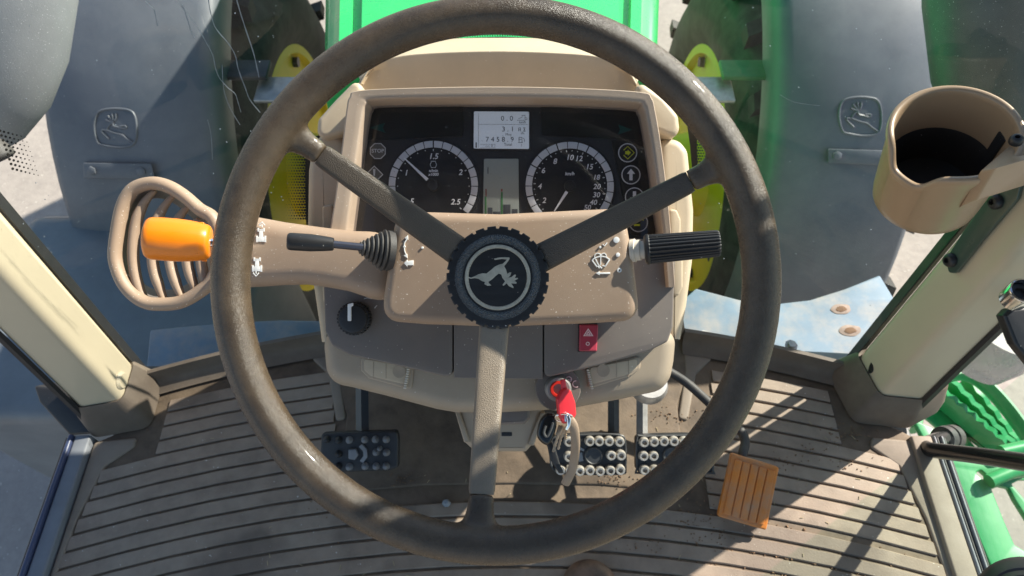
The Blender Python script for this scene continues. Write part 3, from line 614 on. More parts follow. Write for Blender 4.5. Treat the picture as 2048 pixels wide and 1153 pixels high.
put('lamp_text', text('STOP', 756, 303, fg, 7.5, TG, .0001, lift=.0014, bold=.00012), ltgrey, lamp)
dia = lambda cx, cy, r_: [(cx, cy - r_), (cx + r_, cy), (cx, cy + r_), (cx - r_, cy)]
lamp = put('warning_lamp', flat(dia(749, 350, 18), .0012, .001), dkprint, clu)
put('lamp_outline', flat(dia(749, 350, 18), .0015, .0004, holes=[dia(749, 350, 15.8)]), ltgrey, lamp)
put('exclamation_mark', [flat([(746.6, 339), (751.4, 339), (750.2, 353), (747.8, 353)], .0016), flat(disc2(749, 357.5, 2), .0016)], ltgrey, lamp)
put('turn_lamp', flat([(740, 256.5), (771, 246.5), (766, 256.5), (772, 267)], .0016, .0004), teal, clu)
put('turn_lamp', flat([(1264, 260.5), (1236, 250), (1240, 260), (1235, 270)], .0016, .0004), teal, clu)
for (cx, cy, kind) in ((1254.5, 307, 'd'), (1261, 351, 'u'), (1268, 395, 'n'), (1276, 446, 'y')):
    b_ = put('button', lathe(fg.w(*fg.at(cx, cy), .001), fg.w(*fg.at(cx, cy), .01), [(0, g(18)), (.0014, g(18)), (.0018, g(16.5)), (.0018, 0)], 40), blackp, clu)
    put('button_ring', flat(disc2(cx, cy, 19, 40), .0028, .0006, holes=[disc2(cx, cy, 17, 40)]), ltgrey, b_)
    if kind == 'd':
        put('arrow_symbol', [strip([(cx - 8, cy - 5), (cx, cy - 12.5), (cx + 13, cy), (cx, cy + 12.5), (cx - 8, cy + 5)], 1.7, fg, .0002, .0031), flat([(cx - 5, cy - 3), (cx, cy - 3), (cx, cy - 6), (cx + 6.5, cy), (cx, cy + 6), (cx, cy + 3), (cx - 5, cy + 3)], .0031)], yellowp, b_)
    elif kind == 'y':
        put('bar_symbol', [flat([(cx - 9, cy + 3), (cx + 3, cy + 3), (cx + 3, cy + 7), (cx - 9, cy + 7)], .0031), strip([(cx - 8, cy - 6), (cx, cy - 12), (cx + 10, cy - 4)], 1.7, fg, .0002, .0031)], yellowp, b_)
    else:
        s_ = -1 if kind == 'u' else 1
        put('arrow_symbol', flat([(cx, cy + 12 * s_), (cx + 8, cy + 2 * s_), (cx + 3.2, cy + 2 * s_), (cx + 3.2, cy - 11 * s_), (cx - 3.2, cy - 11 * s_), (cx - 3.2, cy + 2 * s_), (cx - 8, cy + 2 * s_)], .0031), white, b_)
put('lens', slab([(693, 588), (707, 388), (730, 228), (738, 208), (752, 200), (1000, 197), (1266, 205), (1283, 214), (1290, 234), (1316, 410), (1332, 588)], CF(.7035), .001, .0002), cglass, clu)

# ---------------------------------------------------------------- knob, hazard switch, ignition, keys
kn = thing('rotary_knob', 'round black knurled knob with white pointer on the lower left panel', 'knob', fl.w(*fl.at(712, 638), 0))
kc = fl.w(*fl.at(712, 637), 0); tk_ = .675
gear = []
for k in range(28):
    for f_, rr in ((-.28, 33), (.28, 33), (.42, 30.6), (.58, 30.6)):
        a = 2 * math.pi * (k + f_) / 28; gear.append((fl.at(712, 637)[0] + pm(rr, TL) * math.cos(a), fl.at(712, 637)[1] + pm(rr, TL) * math.sin(a)))
put('knurled_grip', slab(gear, fl, .012, .0008, raw=True, lift=.0125), blackp, kn, ang=30)
put('cap', lathe(kc, kc + N, [(.0115, pm(30, TL)), (.0145, pm(27, TL)), (.0152, pm(22, TL)), (.0152, 0)], 40), blackp, kn)
put('pointer', slab([(703, 608), (714, 605), (714, 611), (710, 613), (710, 641), (703, 641)], fl, .002, .0004, lift=.0166, r=2), white, kn)
put('panel_symbols', [strip([(728, 598), (735, 596), (744, 598), (750, 596)], 2, fl, .0004, .0004), strip([(749, 617), (754, 611)], 2, fl, .0004, .0004)], ltgrey, kn)
hz = thing('hazard_switch', 'red rocker hazard switch with white triangle on the lower right panel', 'switch', fl.w(*fl.at(1177, 676), 0))
put('switch_frame', slab([(1156.5, 647), (1194, 647), (1193, 704), (1155.5, 704)], fl, .004, .0005, lift=.0008), blackp, hz)
rk = [[P(x, y, TL - d) for x in (1160, 1163, 1190, 1193)] for y, d in ((649, .006), (652, .0085), (676, .004), (699, .0075), (702, .005))]
put('rocker', slab([(1158.5, 649), (1195, 649), (1192.5, 702), (1157.5, 702)], fl, .009, .0015, lift=.0065, r=2), redsw, hz)
fh = CF(TL - .0066); tri = lambda s: [(1176.5, 668 - 13 * s), (1176.5 + 12 * s, 668 + 5.5 * s), (1176.5 - 12 * s, 668 + 5.5 * s)]
put('triangle_symbol', [slab(tri(.86), fh, .0004, .0001, holes=[tri(.58)], lift=.0002), slab(tri(.42), fh, .0004, .0001, holes=[tri(.16)], lift=.0002), slab(disc2(1175.5, 688, 4), fh, .0004, .0001, holes=[disc2(1175.5, 688, 2.3)], lift=.0002)], pinkp, hz)
ig = thing('ignition_switch', 'round dark ignition switch with red ring under the lower panel', 'ignition switch', P(1116, 775, .72))
tn = (N * .85 + V((0, -.1, .2))).normalized(); fI = Frame(P(1116, 777, .70), R, tn.cross(R))
put('switch_plate', lathe(P(1116, 777, .70) - tn * .012, P(1116, 777, .70), [(0, pm(46, .7)), (.011, pm(46, .7)), (.013, pm(44, .7)), (.0132, 0)], 48), dtaupe, ig)
put('barrel', lathe(P(1116, 777, .70), P(1116, 777, .70) + tn, [(0, pm(27, .7)), (.005, pm(26, .7)), (.008, pm(22, .7)), (.008, pm(17, .7)), (.006, pm(15, .7)), (.006, 0)], 40), steel, ig)
put('red_surround', lathe(P(1116, 777, .70), P(1116, 777, .70) + tn, [(.0055, pm(16.5, .7)), (.0095, pm(15.5, .7)), (.0095, pm(11, .7)), (.006, pm(10, .7))], 36, closed_prof=True), redring, ig)
put('position_symbols', [strip([(1137 + 6 * math.cos(a), 759 + 5.5 * math.sin(a)) for a in [rad(x) for x in range(0, 361, 40)]], 1.7, fI, .0006, .002), strip([(1152 + 7 * math.cos(a), 768 + 6.5 * math.sin(a)) for a in [rad(x) for x in range(60, 300, 30)]], 1.9, fI, .0006, .002), strip([(1133, 759), (1141, 760)], 1.5, fI, .0006, .002), strip([(1095, 770), (1090, 773)], 3, fI, .0006, .002)], pinkp, ig)
keys = thing('key_bunch', 'bunch of keys with red key head and tan strap hanging from the ignition', 'keys', P(1125, 960, .70))
kx, ky = P(1123, 784, .682), P(1131, 848, .688)
kT = (ky - kx).normalized(); kN = (N + R * .35).normalized(); kfr = Frame(P(1128, 800, .678), kN.cross(-kT), -kT)
put('red_key', [slab([(-.0065, .009), (-.002, .0125), (.003, .0115), (.009, .004), (.0095, -.012), (.006, -.022), (-.003, -.023), (-.009, -.016), (-.0095, -.004)], kfr, .0055, .0015, raw=True, r=.003, holes=[[(-.001, -.0185), (.0015, -.0185), (.0015, -.016), (-.001, -.016)]]), box(kfr.w(-.0005, .015, -.002), .005, .012, .002, .0004, kfr.X, kfr.Y)], redkey, keys)
rc = P(1128, 836, .678); put('key_ring', tube([rc + (R * math.cos(2 * math.pi * k / 24) * .0085 + (U * .55 + N * .6) * math.sin(2 * math.pi * k / 24) * .0085) for k in range(24)], .0009, 8, closed=True), chrome, keys)
put('chain_clip', [tube([P(1135, 832, .676), P(1138, 838, .675), P(1138, 850, .676), P(1134, 858, .678)], .0024, 10), lathe(P(1131, 826, .676), P(1133, 850, .677), [(0, .001), (.001, .0022), (.008, .0022), (.009, .001)], 12)], chrome, keys)
put('black_fob', slab(sm2([(1098, 828), (1110, 832), (1114, 850), (1108, 875), (1098, 892), (1084, 888), (1074, 872), (1080, 845), (1088, 833)], 4), CF(.682), .012, .004), blackg, keys)
put('fob_tail', slab([(1093, 885), (1103, 882), (1112, 900), (1122, 935), (1128, 948), (1118, 948), (1100, 920)], CF(.694), .006, .002), blackp, keys)
put('fob_loop', tube(catmull([P(1092, 852, .674), P(1088, 866, .673), P(1094, 874, .673), P(1101, 862, .673), P(1106, 846, .673)], 5), .0012, 8), darkmetal, keys)
for a, b in (((1122, 852), (1106, 905)), ((1128, 852), (1116, 900)), ((1131, 855), (1131, 880))):
    d = V((b[0] - a[0], b[1] - a[1], 0)).normalized(); nn = V((-d.y, d.x, 0)); pts = []
    La = (V((*b, 0)) - V((*a, 0))).length
    for s, wd in ((0, 5), (.35, 5), (.37, 2.6), (1, 2.2)): pts.append((a[0] + d.x * La * s + nn.x * wd, a[1] + d.y * La * s + nn.y * wd))
    for i, s in enumerate((1, .9, .85, .75, .7, .6, .55, .45, .36, .34, 0)): wd = -2.6 if s <= .36 and s > .34 else (-5 if s < .35 else (-3.4 if i % 2 else -1.8)); pts.append((a[0] + d.x * La * s + nn.x * wd, a[1] + d.y * La * s + nn.y * wd))
    put('small_key', slab(pts, CF(.684 + (b[0] - 1106) * .0002), .0018, .0004), brass, keys)
q = [P(1135, 838, .679), P(1141, 842, .676), P(1148, 856, .676), P(1151, 885, .682), P(1149, 915, .692), P(1144, 940, .698), P(1136, 958, .702), P(1129, 970, .706)]
put('strap', tube(catmull(q, 5), [.0022, .0024, .0026, .003] + [.0045] * 31 + [.003], 12, sx=1, sy=.35, up=N), strapm, keys, ang=60)
# ---------------------------------------------------------------- pedals
def stud(fr, px, py, t, mt, name, parent, hollow, r_=11, hgt=.008):
    c = fr.w(*fr.at(px, py), 0); k = lambda v: pm(v, t)
    if hollow: pr = [(0, k(r_)), (hgt * .7, k(r_ * .92)), (hgt, k(r_ * .8)), (hgt, k(r_ * .5)), (hgt * .35, k(r_ * .38)), (hgt * .3, 0)]
    else: pr = [(0, k(r_)), (hgt * .6, k(r_ * .8)), (hgt, k(r_ * .4)), (hgt * 1.05, 0)]
    return put(name, lathe(c, c + fr.N, pr, 14), mt, parent)
TP = .90; fp = CF(TP)
cl = thing('clutch_pedal', 'black rubber clutch pedal with grey studs left of the steering column', 'pedal', P(718, 940, .93))
put('pad', slab([(642, 868), (700, 865), (793, 863), (797, 880), (796, 936), (780, 942), (668, 946), (640, 920)], fp, .016, .003, r=7), studdark, cl)
for x, y in [(140,820),(237,825),(325,825),(452,822),(540,820),(628,820),(238,940),(545,925),(630,928),(235,1040),(325,1045),(455,1040),(545,1040),(628,1040),(575,892)]:
    px_, py_ = 620 + x / 4.118, 680 + y / 4.118
    stud(fp, px_, py_, TP, studgrey if x > 260 else studdark, 'stud', cl, False, 7.6 if x != 575 else 5.5)
put('centre_boss', [slab([(698, 898), (713, 897), (718, 909), (711, 919), (698, 917)], fp, .008, .0015, lift=.005, r=3), strip([(722, 890), (731, 900), (732, 912), (724, 923)], 8, fp, .006, .004)], studgrey, cl)
put('pedal_arm', tube([P(724, 700, .93), P(724, 790, .925), P(725, 872, .91)], .0085, 4, sx=1, sy=.7, up=N), mat('blue_black_paint', (0.02, 0.03, 0.045), 0.35, coat=.2), cl)
for lab, outl, studs, boss, tt in (
    ('black brake pedal with pale hollow studs hanging behind the keys', [(1100, 880), (1120, 872), (1185, 867), (1240, 868), (1252, 882), (1253, 940), (1246, 950), (1190, 951), (1120, 948), (1100, 930)],
     [(570,680),(660,680),(755,680),(855,685),(370,685),(370,830),(775,815),(870,815),(290,955),(380,960),(475,965),(572,960),(668,965),(768,960),(862,955)], (610, 822), .90),
    ('black right brake pedal with pale hollow studs, half hidden by the rim', [(1272, 874), (1290, 871), (1372, 869), (1424, 872), (1428, 942), (1420, 949), (1280, 949), (1272, 938)],
     [(1090,690),(1185,685),(1280,680),(1375,680),(1470,682),(1560,684),(1085,820),(1180,820),(1540,820),(1630,822),(1095,955),(1190,960),(1290,960),(1390,960)], (1360, 822), .90)):
    bp = thing('brake_pedal', lab, 'pedal', P(sum(p[0] for p in outl) / len(outl), 945, .93), 'brake pedals')
    put('pad', slab(outl, fp, .016, .003, r=8), studdark, bp)
    put('pad_rim', tube([fp.w(*fp.at(p.x, p.y), .0005) for p in catmull([((x - sum(q[0] for q in outl) / len(outl)) * .97 + sum(q[0] for q in outl) / len(outl), (y - 909) * .94 + 909) for x, y in outl], 3, True)], .0014, 6, closed=True), darkmetal, bp)
    for x, y in studs: stud(fp, 1060 + x / 4.803, 740 + y / 4.803, TP, studm, 'stud', bp, True, 10.5)
    c = fp.w(*fp.at(1060 + boss[0] / 4.803, 740 + boss[1] / 4.803), 0)
    put('round_boss', lathe(c, c + N, [(0, pm(18, TP)), (.002, pm(18, TP)), (.003, pm(16, TP)), (.0022, pm(14.5, TP)), (.0022, 0)], 28), darkmetal, bp)
    if boss[0] < 1000: put('boss_mark', [slab([(1160, 894), (1169, 899), (1167, 903), (1158, 899)], fp, .001, .0002, lift=.0008), slab([(1157, 906), (1164, 905), (1167, 922), (1158, 924)], fp, .001, .0002, lift=.0008)], studgrey, bp)
    ax = 1282 if boss[0] > 1000 else 1225
    put('pedal_arm', tube([P(ax + 4, 690, .95), P(ax + 2, 800, .935), P(ax + 2, 878, .915)], .0075, 4, sx=1, sy=.8, up=N), steel if boss[0] > 1000 else darkmetal, bp)
rd = thing('brake_reservoir_cap', 'silver rounded cap below the right end of the dashboard', 'cap', P(1305, 800, .93))
put('cap', lathe(P(1300, 765, .90), P(1290, 790, .93), [(0, .022), (.008, .025), (.016, .024), (.02, .017), (.021, 0)], 28), steel, rd)
ac = thing('accelerator_pedal', 'orange ribbed accelerator pedal on a black lever over the floor mat', 'pedal', P(1497, 990, .93))
TA = .905; fA = CF(TA)
quad = [(1464, 907), (1559, 936), (1533, 1062), (1436, 1034)]
put('pad', slab(quad, fA, .009, .002, r=5), amberm, ac)
lp = lambda a, b, s: (a[0] + (b[0] - a[0]) * s, a[1] + (b[1] - a[1]) * s)
def qd(u, v): return lp(lp(quad[0], quad[1], u), lp(quad[3], quad[2], u), v)
for k in range(5):
    u0 = .08 + k * .172; put('pad_rib', slab([qd(u0, .07), qd(u0 + .148, .07), qd(u0 + .148, .93), qd(u0, .93)], fA, .003, .0011, r=3, lift=.0022), amberm, ac)
put('lever', tube(catmull([P(1335, 742, .96), P(1372, 765, .955), P(1415, 803, .95), P(1452, 838, .945), P(1481, 862, .94), P(1490, 885, .93), P(1484, 915, .915), P(1478, 960, .918)], 5), .0062, 12), blackr, ac)

# ================================================================== FLOOR MAT
fm = thing('floor_mat', 'brown grey ribbed rubber floor mat covering the cab floor', 'floor mat', (0, .2, ZF))
zf = ZP(ZF)
def mz(x, y, z): return V((x, y, ZF + z))
edge = [(-.588, -.25), (-.588, .345), (-.535, .372), (-.53, .432), (-.41, .472), (-.29, .50), (-.15, .52), (0, .527), (.15, .52), (.26, .503), (.40, .476), (.495, .447), (.505, .385), (.552, .364), (.588, .34), (.588, -.25)]
put('mat_base', slab(edge, zf, .02, .002, raw=True, lift=-.0006), groovem, fm)
yk = lambda y0, x: y0 - .265 * x * x
def rib(y0, x0, x1, gap=.0034, n=None):
    """curved raised bar between two grooves (y0 = centre-line height of its front groove)"""
    n = n or max(3, int(abs(x1 - x0) / .07)); bm = bmesh.new(); W = .0212 - gap; prof = [(0, -.003), (0, .0012), (.0014, .0024), (W - .0014, .0024), (W, .0012), (W, -.003)]
    rows = []
    for i in range(n + 1):
        x = x0 + (x1 - x0) * i / n; e = .0
        rows.append([V((x, yk(y0, x) - gap / 2 - d, ZF + z - (.0 if 0 < i < n else 0))) for d, z in prof])
    return loft(rows, caps=True)
Y0 = .476
for i in range(0, 34):
    y0 = Y0 - .0212 * i
    xo = .497 if i <= 3 else min(.565 + .0032 * (i - 4), .585)
    xor = .463 if i <= 3 else min(.534 + .003 * (i - 4), .575)
    if y0 > .285:
        inn = .268 - .004 * i if i < 5 else .235
        put('rib', rib(y0, -xo, -inn), matm, fm, ang=25); put('rib', rib(y0 + .006, inn + .03, xor), matm, fm, ang=25)
    else: put('rib', rib(y0, -xo, xor), matm, fm, ang=25)
# smooth borders and centre pad between the rib fields
def sheet(pts, h_, th=.012, bev=.003, mt=mattrim, name='mat_border'): return put(name, slab(pts, ZP(ZF + h_), th, bev, raw=True, r=.006), mt, fm)
sheet([(-.268, .60), (-.268, .46), (-.238, .385), (-.238, yk(.288, .238)), (-.12, yk(.288, .12)), (0, .286), (.12, yk(.288, .12)), (.238, yk(.288, .238)), (.24, .40), (.268, .47), (.268, .60)], .0022, mt=groovem, name='centre_pad')  # darker rubber on the pad paints in the shadow under the dash
for s in (-1, 1):
    xs = lambda i: 0
    a = .572 if s < 0 else .545
    sheet([(s * .588, -.25), (s * .588, .345), (s * (.53 if s < 0 else .508), .352), (s * (.53 if s < 0 else .503), .338), (s * (a + .002 - .012), .31), (s * (a + .004), .24), (s * (a + .009), .15), (s * (a + .012), -.25)], .0028)
    sheet([(s * .30, .503), (s * .262, .505), (s * .258, .455), (s * .238, .38), (s * .252, .376), (s * .274, .45), (s * .30, .474)], .0030)
# turned-up front lip
def lip(xa, xb, h_):
    rows = []
    for i in range(9):
        x = xa + (xb - xa) * i / 8; y = .526 - .33 * x * x
        rows.append([V((x, y - .022, ZF + .004)), V((x, y - .010, ZF + .007)), V((x, y - .003, ZF + .016)), V((x, y, ZF + h_)), V((x, y + .006, ZF + h_)), V((x, y + .008, ZF - .01))])
    return put('front_lip', loft(rows), bootm, fm, ang=60)
lip(-.53, -.262, .034); lip(.258, .50, .034)
put('soil_crumbs', [box(floor_pt(x + random.gauss(0, 26), y + random.gauss(0, 9), ZF + .003), *(random.uniform(.0006, .0018) for _ in range(3)), X=(random.uniform(-1, 1), random.uniform(-1, 1), .1), Y=(.3, .1, 1)) for (x, y, n_) in
    ((1372, 972, 30), (1395, 1040, 30), (1690, 868, 60), (1330, 830, 35), (1335, 990, 30), (1230, 960, 40), (1450, 1020, 30), (1560, 920, 24), (1420, 1080, 30), (800, 960, 30), (1620, 905, 20), (1700, 925, 20), (1280, 1090, 20), (650, 1010, 20)) for _ in range(n_)], crumbm, fm)['kind'] = 'stuff'
gr = []
for _ in range(620):
    i = random.randrange(2, 17); x = random.choice((random.gauss(.30, .14), random.gauss(.1, .3))); y0 = Y0 - .0212 * i
    if abs(x) > .53 or (abs(x) < .26 and y0 > .28): continue
    gr.append(box(V((x, yk(y0, x) + random.uniform(-.0016, .0016), ZF + .0004)), *(random.uniform(.0006, .0024) for _ in range(3)), X=(random.uniform(-1, 1), random.uniform(-1, 1), .1), Y=(.3, .1, 1)))
put('groove_soil', gr, crumbm, fm)['kind'] = 'stuff'
put('straw_bits', [box(V((random.uniform(-.5, .52), random.uniform(.15, .38), ZF + .0032)), random.uniform(.002, .007), .0007, .0005, X=(random.uniform(-1, 1), random.uniform(-1, 1), 0), Y=(random.uniform(-1, 1), random.uniform(-1, 1), 0)) for _ in range(70)], strawm, fm)['kind'] = 'stuff'
pb = [floor_pt(893 + 10 * math.cos(a), 1007 + 9 * math.sin(a), ZF + .004) for a in (0, 1, 2, 3, 4, 5)]
tag(put('gravel_chip', prism(pb, [p.lerp(sum(pb, V()) / 6, .4) + V((0, 0, .007)) for p in pb], .001, 1), mat('chip_stone', (.28, .30, .32), .7), flat=True, base=True), 'small grey stone chip lying on the mat left of the bottom spoke', 'stone')
# sills
for s, lab in ((-1, 'left'), (1, 'right')):
    sl = thing('door_sill', 'narrow %s door sill strip with seals beside the ribbed floor mat' % ('shaded left' if s < 0 else 'sunlit cream right'), 'door sill', (s * .60, .05, ZF - .03))
    def bar(x0, x1, z, nm, mt_, y1=.352): return put(nm, box((s * (x0 + x1) / 2, (y1 - .35) / 2, ZF + z - .02), abs(x1 - x0), y1 + .35, .04, .003), mt_, sl)
    if s < 0: bar(.590, .612, .012, 'trim_strip', greyseal); bar(.613, .620, .016, 'edge_trim', blueseal); bar(.621, .630, .004, 'outer_seal', sealm); bar(.640, .668, -.09, 'green_edge', greenst, .24)
    else: bar(.560, .589, .009, 'trim_strip', mattrim); bar(.590, .595, .010, 'grey_seal', greyseal); bar(.596, .601, .006, 'black_seal', sealm); bar(.602, .606, .009, 'seal_lip', greyseal); bar(.607, .612, .004, 'outer_seal', sealm)
tag(put('cab_floor', box((0, .05, ZF - .11), 1.17, .86, .16, .004), darkmetal), kind='structure')

# ================================================================== PILLARS
def pillar(lab, foot, d, boot_out, s):
    """foot: list of floor points of the section, d: leaning direction per metre of height"""
    t = thing('cab_pillar', lab, 'pillar', foot[0], 'front cab pillars')
    hh = 1.75
    rows = []
    F2 = rnd([(p.x, p.y) for p in foot], .014, 5)
    for z in (0, .2, .6, 1.0, hh): rows.append([V((x + d[0] * z, y + d[1] * z, ZF + z)) for x, y in F2])
    put('post', loft(rows, close_u=True, caps=True), paint, t, ang=40)
    cx = sum(x for x, y in F2) / len(F2); cy = sum(y for x, y in F2) / len(F2)
    rows = []
    for k, z in ((1.42, .002), (1.36, .022), (1.22, .040), (1.13, .052), (1.08, .056), (1.0, .054)):
        rows.append([V(((x - cx) * k + cx + d[0] * z, (y - cy) * k + cy + d[1] * z, ZF + z)) for x, y in F2])
    put('foot_boot', loft(rows, close_u=True), bootm, t, ang=60)
    return t, F2
dL = (-.11, .176); dR = (.095, .14)
fl4 = [(-.532, .432), (-.531, .377), (-.585, .366), (-.612, .392), (-.60, .455)]
pl, FL2 = pillar('cream left cab pillar with a sunlit inner face', [V((x, y, ZF)) for x, y in fl4], dL, None, -1)
fr4 = [(.490, .449), (.505, .386), (.558, .380), (.600, .40), (.585, .47)]
pr_, FR2 = pillar('cream right cab pillar below the cup holder, in shade with scratches', [V((x, y, ZF)) for x, y in fr4], dR, None, 1)
def on_lean(base, d, z): return V((base[0] + d[0] * z, base[1] + d[1] * z, ZF + z))
# seals along the pillar edges
for (t, d, pts, s) in ((pl, dL, fl4, -1), (pr_, dR, fr4, 1)):
    a = pts[0]; b = pts[2]
    put('glass_seal', loft([[on_lean((a[0] + o[0], a[1] + o[1]), d, z) for o in ((0, .0015), (s * .001, .016), (s * .012, .024), (s * .03, .026))] for z in (.02, .6, 1.7)], thick=.002), sealm, t)
    put('door_seal', loft([[on_lean((b[0] + o[0], b[1] + o[1]), d, z) for o in ((0, -.001), (s * .003, -.005), (s * .010, -.005), (s * .018, .006))] for z in (.02, .6, 1.7)], thick=.002), sealm, t)
c = on_lean((-.5312, .398), dL, .066)
put('round_plug', lathe(c - V((.006, 0, 0)), c + V((.006, .0, 0)), [(0, .013), (.006, .013), (.009, .010), (.0095, 0)], 24), paint, pl)
c = on_lean((.4975, .425), dR, .06)
put('drain_slot', lathe(c + V((.004, 0, 0)), c + V((-.01, 0, 0)), [(0, .009), (.0055, .009), (.0058, 0)], 20), blackp, pr_)

# ================================================================== CUP HOLDER AND ITS PLATE
cup = thing('cup_holder', 'tan round cup holder with mug handle notch and black liner on the right pillar', 'cup holder', P(1838, 440, .70))
ct = .66
topc = P(1911, 264, ct); axis = (V((0, 0, 1)) * .93 + N * .10 - R * .22).normalized()
Xc = (R - axis * R.dot(axis)).normalized(); Yc = axis.cross(Xc)
Ro = pm(124, ct); Hh = .103
def cpt(a, r_, z): return topc + (Xc * math.cos(a) + Yc * math.sin(a)) * r_ + axis * z
NA = rad(213)
def topz(a):
    d = abs((a - NA + math.pi) % (2 * math.pi) - math.pi); x = d / rad(24)
    return -.024 * (1 / (1 + max(0, x) ** 6)) * (1 if d < rad(70) else 0)
n_ = 120; rows = []
prof = [(0, -Hh, 0), (.6, -Hh, 0), (.93, -Hh, 0), (.985, -Hh + .003, 0), (.995, -Hh + .012, 0), (.97, -.02, .35), (1.0, -.008, .9), (1.005, -.004, 1), (1.0, -.001, 1), (.985, .001, 1), (.95, .0018, 1), (.90, .001, 1), (.885, -.001, 1), (.88, -.006, 1), (.885, -.035, .2), (.875, -Hh + .006, 0), (.5, -Hh + .004, 0), (0, -Hh + .004, 0)]
for f_, z, wgt in prof:
    k = .87 + .13 * (1 + z / Hh)
    rows.append([cpt(2 * math.pi * i / n_, max(Ro * f_ * k, 1e-5), z + topz(2 * math.pi * i / n_) * wgt) for i in range(n_)])
put('cup_body', loft(rows, close_u=True), cupm, cup, ang=50)
rows = []
for f_, z in ((.888, -.050), (.875, -.049), (.86, -.052), (.835, -Hh + .011), (.5, -Hh + .009), (0, -Hh + .009)):
    k = .87 + .13 * (1 + z / Hh); rows.append([cpt(2 * math.pi * i / 64, max(Ro * f_ * k, 1e-5), z) for i in range(64)])
put('liner', loft(rows, close_u=True), blackp, cup, ang=50)
# bracket body from the cup to the pillar
b0 = [P(1975, 296, .655), P(2040, 275, .64), P(2100, 295, .68), P(2100, 345, .69), P(1990, 318, .675)]
drop = -axis * .048
def bq(x, y, t): return P(x, y, t)
bt = [(1962, 340, .622), (1994, 333, .608), (2110, 300, .628), (2130, 236, .72), (2044, 268, .675)]
put('bracket_body', prism([P(*p) + drop * (1.25 if i == 0 else 1.05) for i, p in enumerate(bt)], [P(*p) - axis * .002 for p in bt], .002), cupm, cup)
def bolt(c, d, r_, hgt, mt_, nm, parent):
    d = d.normalized(); return put(nm, lathe(c, c + d, [(0, r_), (hgt * .5, r_), (hgt * .85, r_ * .8), (hgt, r_ * .55), (hgt, r_ * .38), (hgt * .45, r_ * .34), (hgt * .45, 0)], 20), mt_, parent)
bolt(P(2031, 284, .632), axis + R * -.1, .0058, .007, blackp, 'bolt', cup)
rows = [[cpt(a, Ro * .885 * (.87 + .13 * (1 + z / Hh)), z) for a in (rad(-2), rad(5), rad(12))] for z in (-.022, -.05)]
put('slot', loft(rows, thick=.002), blackp, cup)
# plate bolted to the pillar's inner face: lies in the plane of that face
def facefr(p0, p1, d):
    a = V((p0[0], p0[1], ZF)); e = V((p1[0] - p0[0], p1[1] - p0[1], 0)); up_ = V((d[0], d[1], 1)); return Frame(a, e, up_)
ff = facefr(fr4[0], fr4[1], dR)
plate = thing('mounting_plate', 'dark green steel plate bolted to the right pillar under the cup holder', 'bracket', P(1915, 535, .80))
po = [(1901, 516), (1905, 545), (1921, 546), (1975, 478), (2044, 398), (2060, 340), (1990, 385), (1930, 470)]
sgn = 1 if ff.N.dot(N) > 0 else -1
if sgn < 0: ff = Frame(ff.o, -ff.X, ff.Y)
put('plate', slab(po, ff, .005, .001, lift=.0065, r=8), dgreen, plate)
for x, y in ((1912, 519), (2003, 402)): bolt(ff.w(*ff.at(x, y), .006), ff.N, .0085, .008, blackp, 'bolt', plate)

db = thing('door_catch', 'black plastic block outside the foot of the left pillar', 'door catch', P(125, 868, 1.05))
put('catch_block', slab([(66, 772), (78, 806), (138, 872), (196, 868), (190, 840), (110, 776)], CF(1.04), .05, .004, r=5), blackp, db)
# power socket, black holder, grab handle, lower-right knob, floor knob
so_ = thing('power_socket', 'chrome ringed power socket at the right edge beside the pillar', 'socket', P(2040, 600, .74))
sA, sB = P(2026, 598, .74), P(2052, 578, .715)
put('ring', lathe(sA, sB, [(0, .0135), (.022, .014), (.024, .013), (.0245, .0115), (.02, .011), (.004, .0105)], 36), chrome, so_)
put('core', lathe(sA, sB, [(.003, .0103), (.016, .0103), (.016, .006), (.012, .005), (.012, 0)], 24), blackp, so_)
put('holder', slab([(2007, 632), (2020, 618), (2075, 612), (2100, 720), (2070, 740), (2030, 690)], CF(.755), .015, .004, r=5), blackp, so_)
gh = thing('grab_handle', 'black bent steel grab handle in front of the green steps', 'handle', P(1850, 890, 1.0))
put('bar', tube(catmull([P(1888, 876, 1.05), P(1862, 884, 1.02), P(1850, 893, .99), P(1862, 900, .965), P(1890, 904, .935), P(1950, 911, .875), P(2048, 925, .79), P(2180, 944, .70)], 6), .0105, 16), blackg, gh)
put('bar_mount', lathe(P(1882, 878, 1.055), P(1920, 873, 1.085), [(0, .010), (.003, .018), (.016, .019), (.017, .0165), (.021, .0165), (.022, .019), (.036, .019), (.04, .012)], 28), blackr, gh)
ak = thing('armrest_knob', 'dark rounded control knob cut by the lower right corner', 'knob', P(2050, 1170, .72))
put('cap', lathe(P(2075, 1232, .72), P(2055, 1217, .64), [(0, pm(110, .7)), (.03, pm(108, .7)), (.038, pm(98, .7)), (.042, pm(84, .7)), (.0415, pm(80, .7)), (.046, pm(70, .7)), (.048, 0)], 48), mat('dark_purple_grey', (.035, .032, .036), .45, bump=.1), ak)
ad_ = thing('rusty_button', 'rusty brown round cap on the mat at the bottom edge', 'cap', floor_pt(1180, 1165))
c = floor_pt(1178, 1182)
put('cap', lathe(c, c + V((0, 0, 1)), [(0, .036), (.01, .036), (.018, .030), (.021, .022), (.0195, .016), (.021, .010), (.0215, 0)], 36), mat('rusty_brown', (.16, .085, .05), .6, .2, var=.5, vscale=60, bump=.3, dust=.4), ad_)

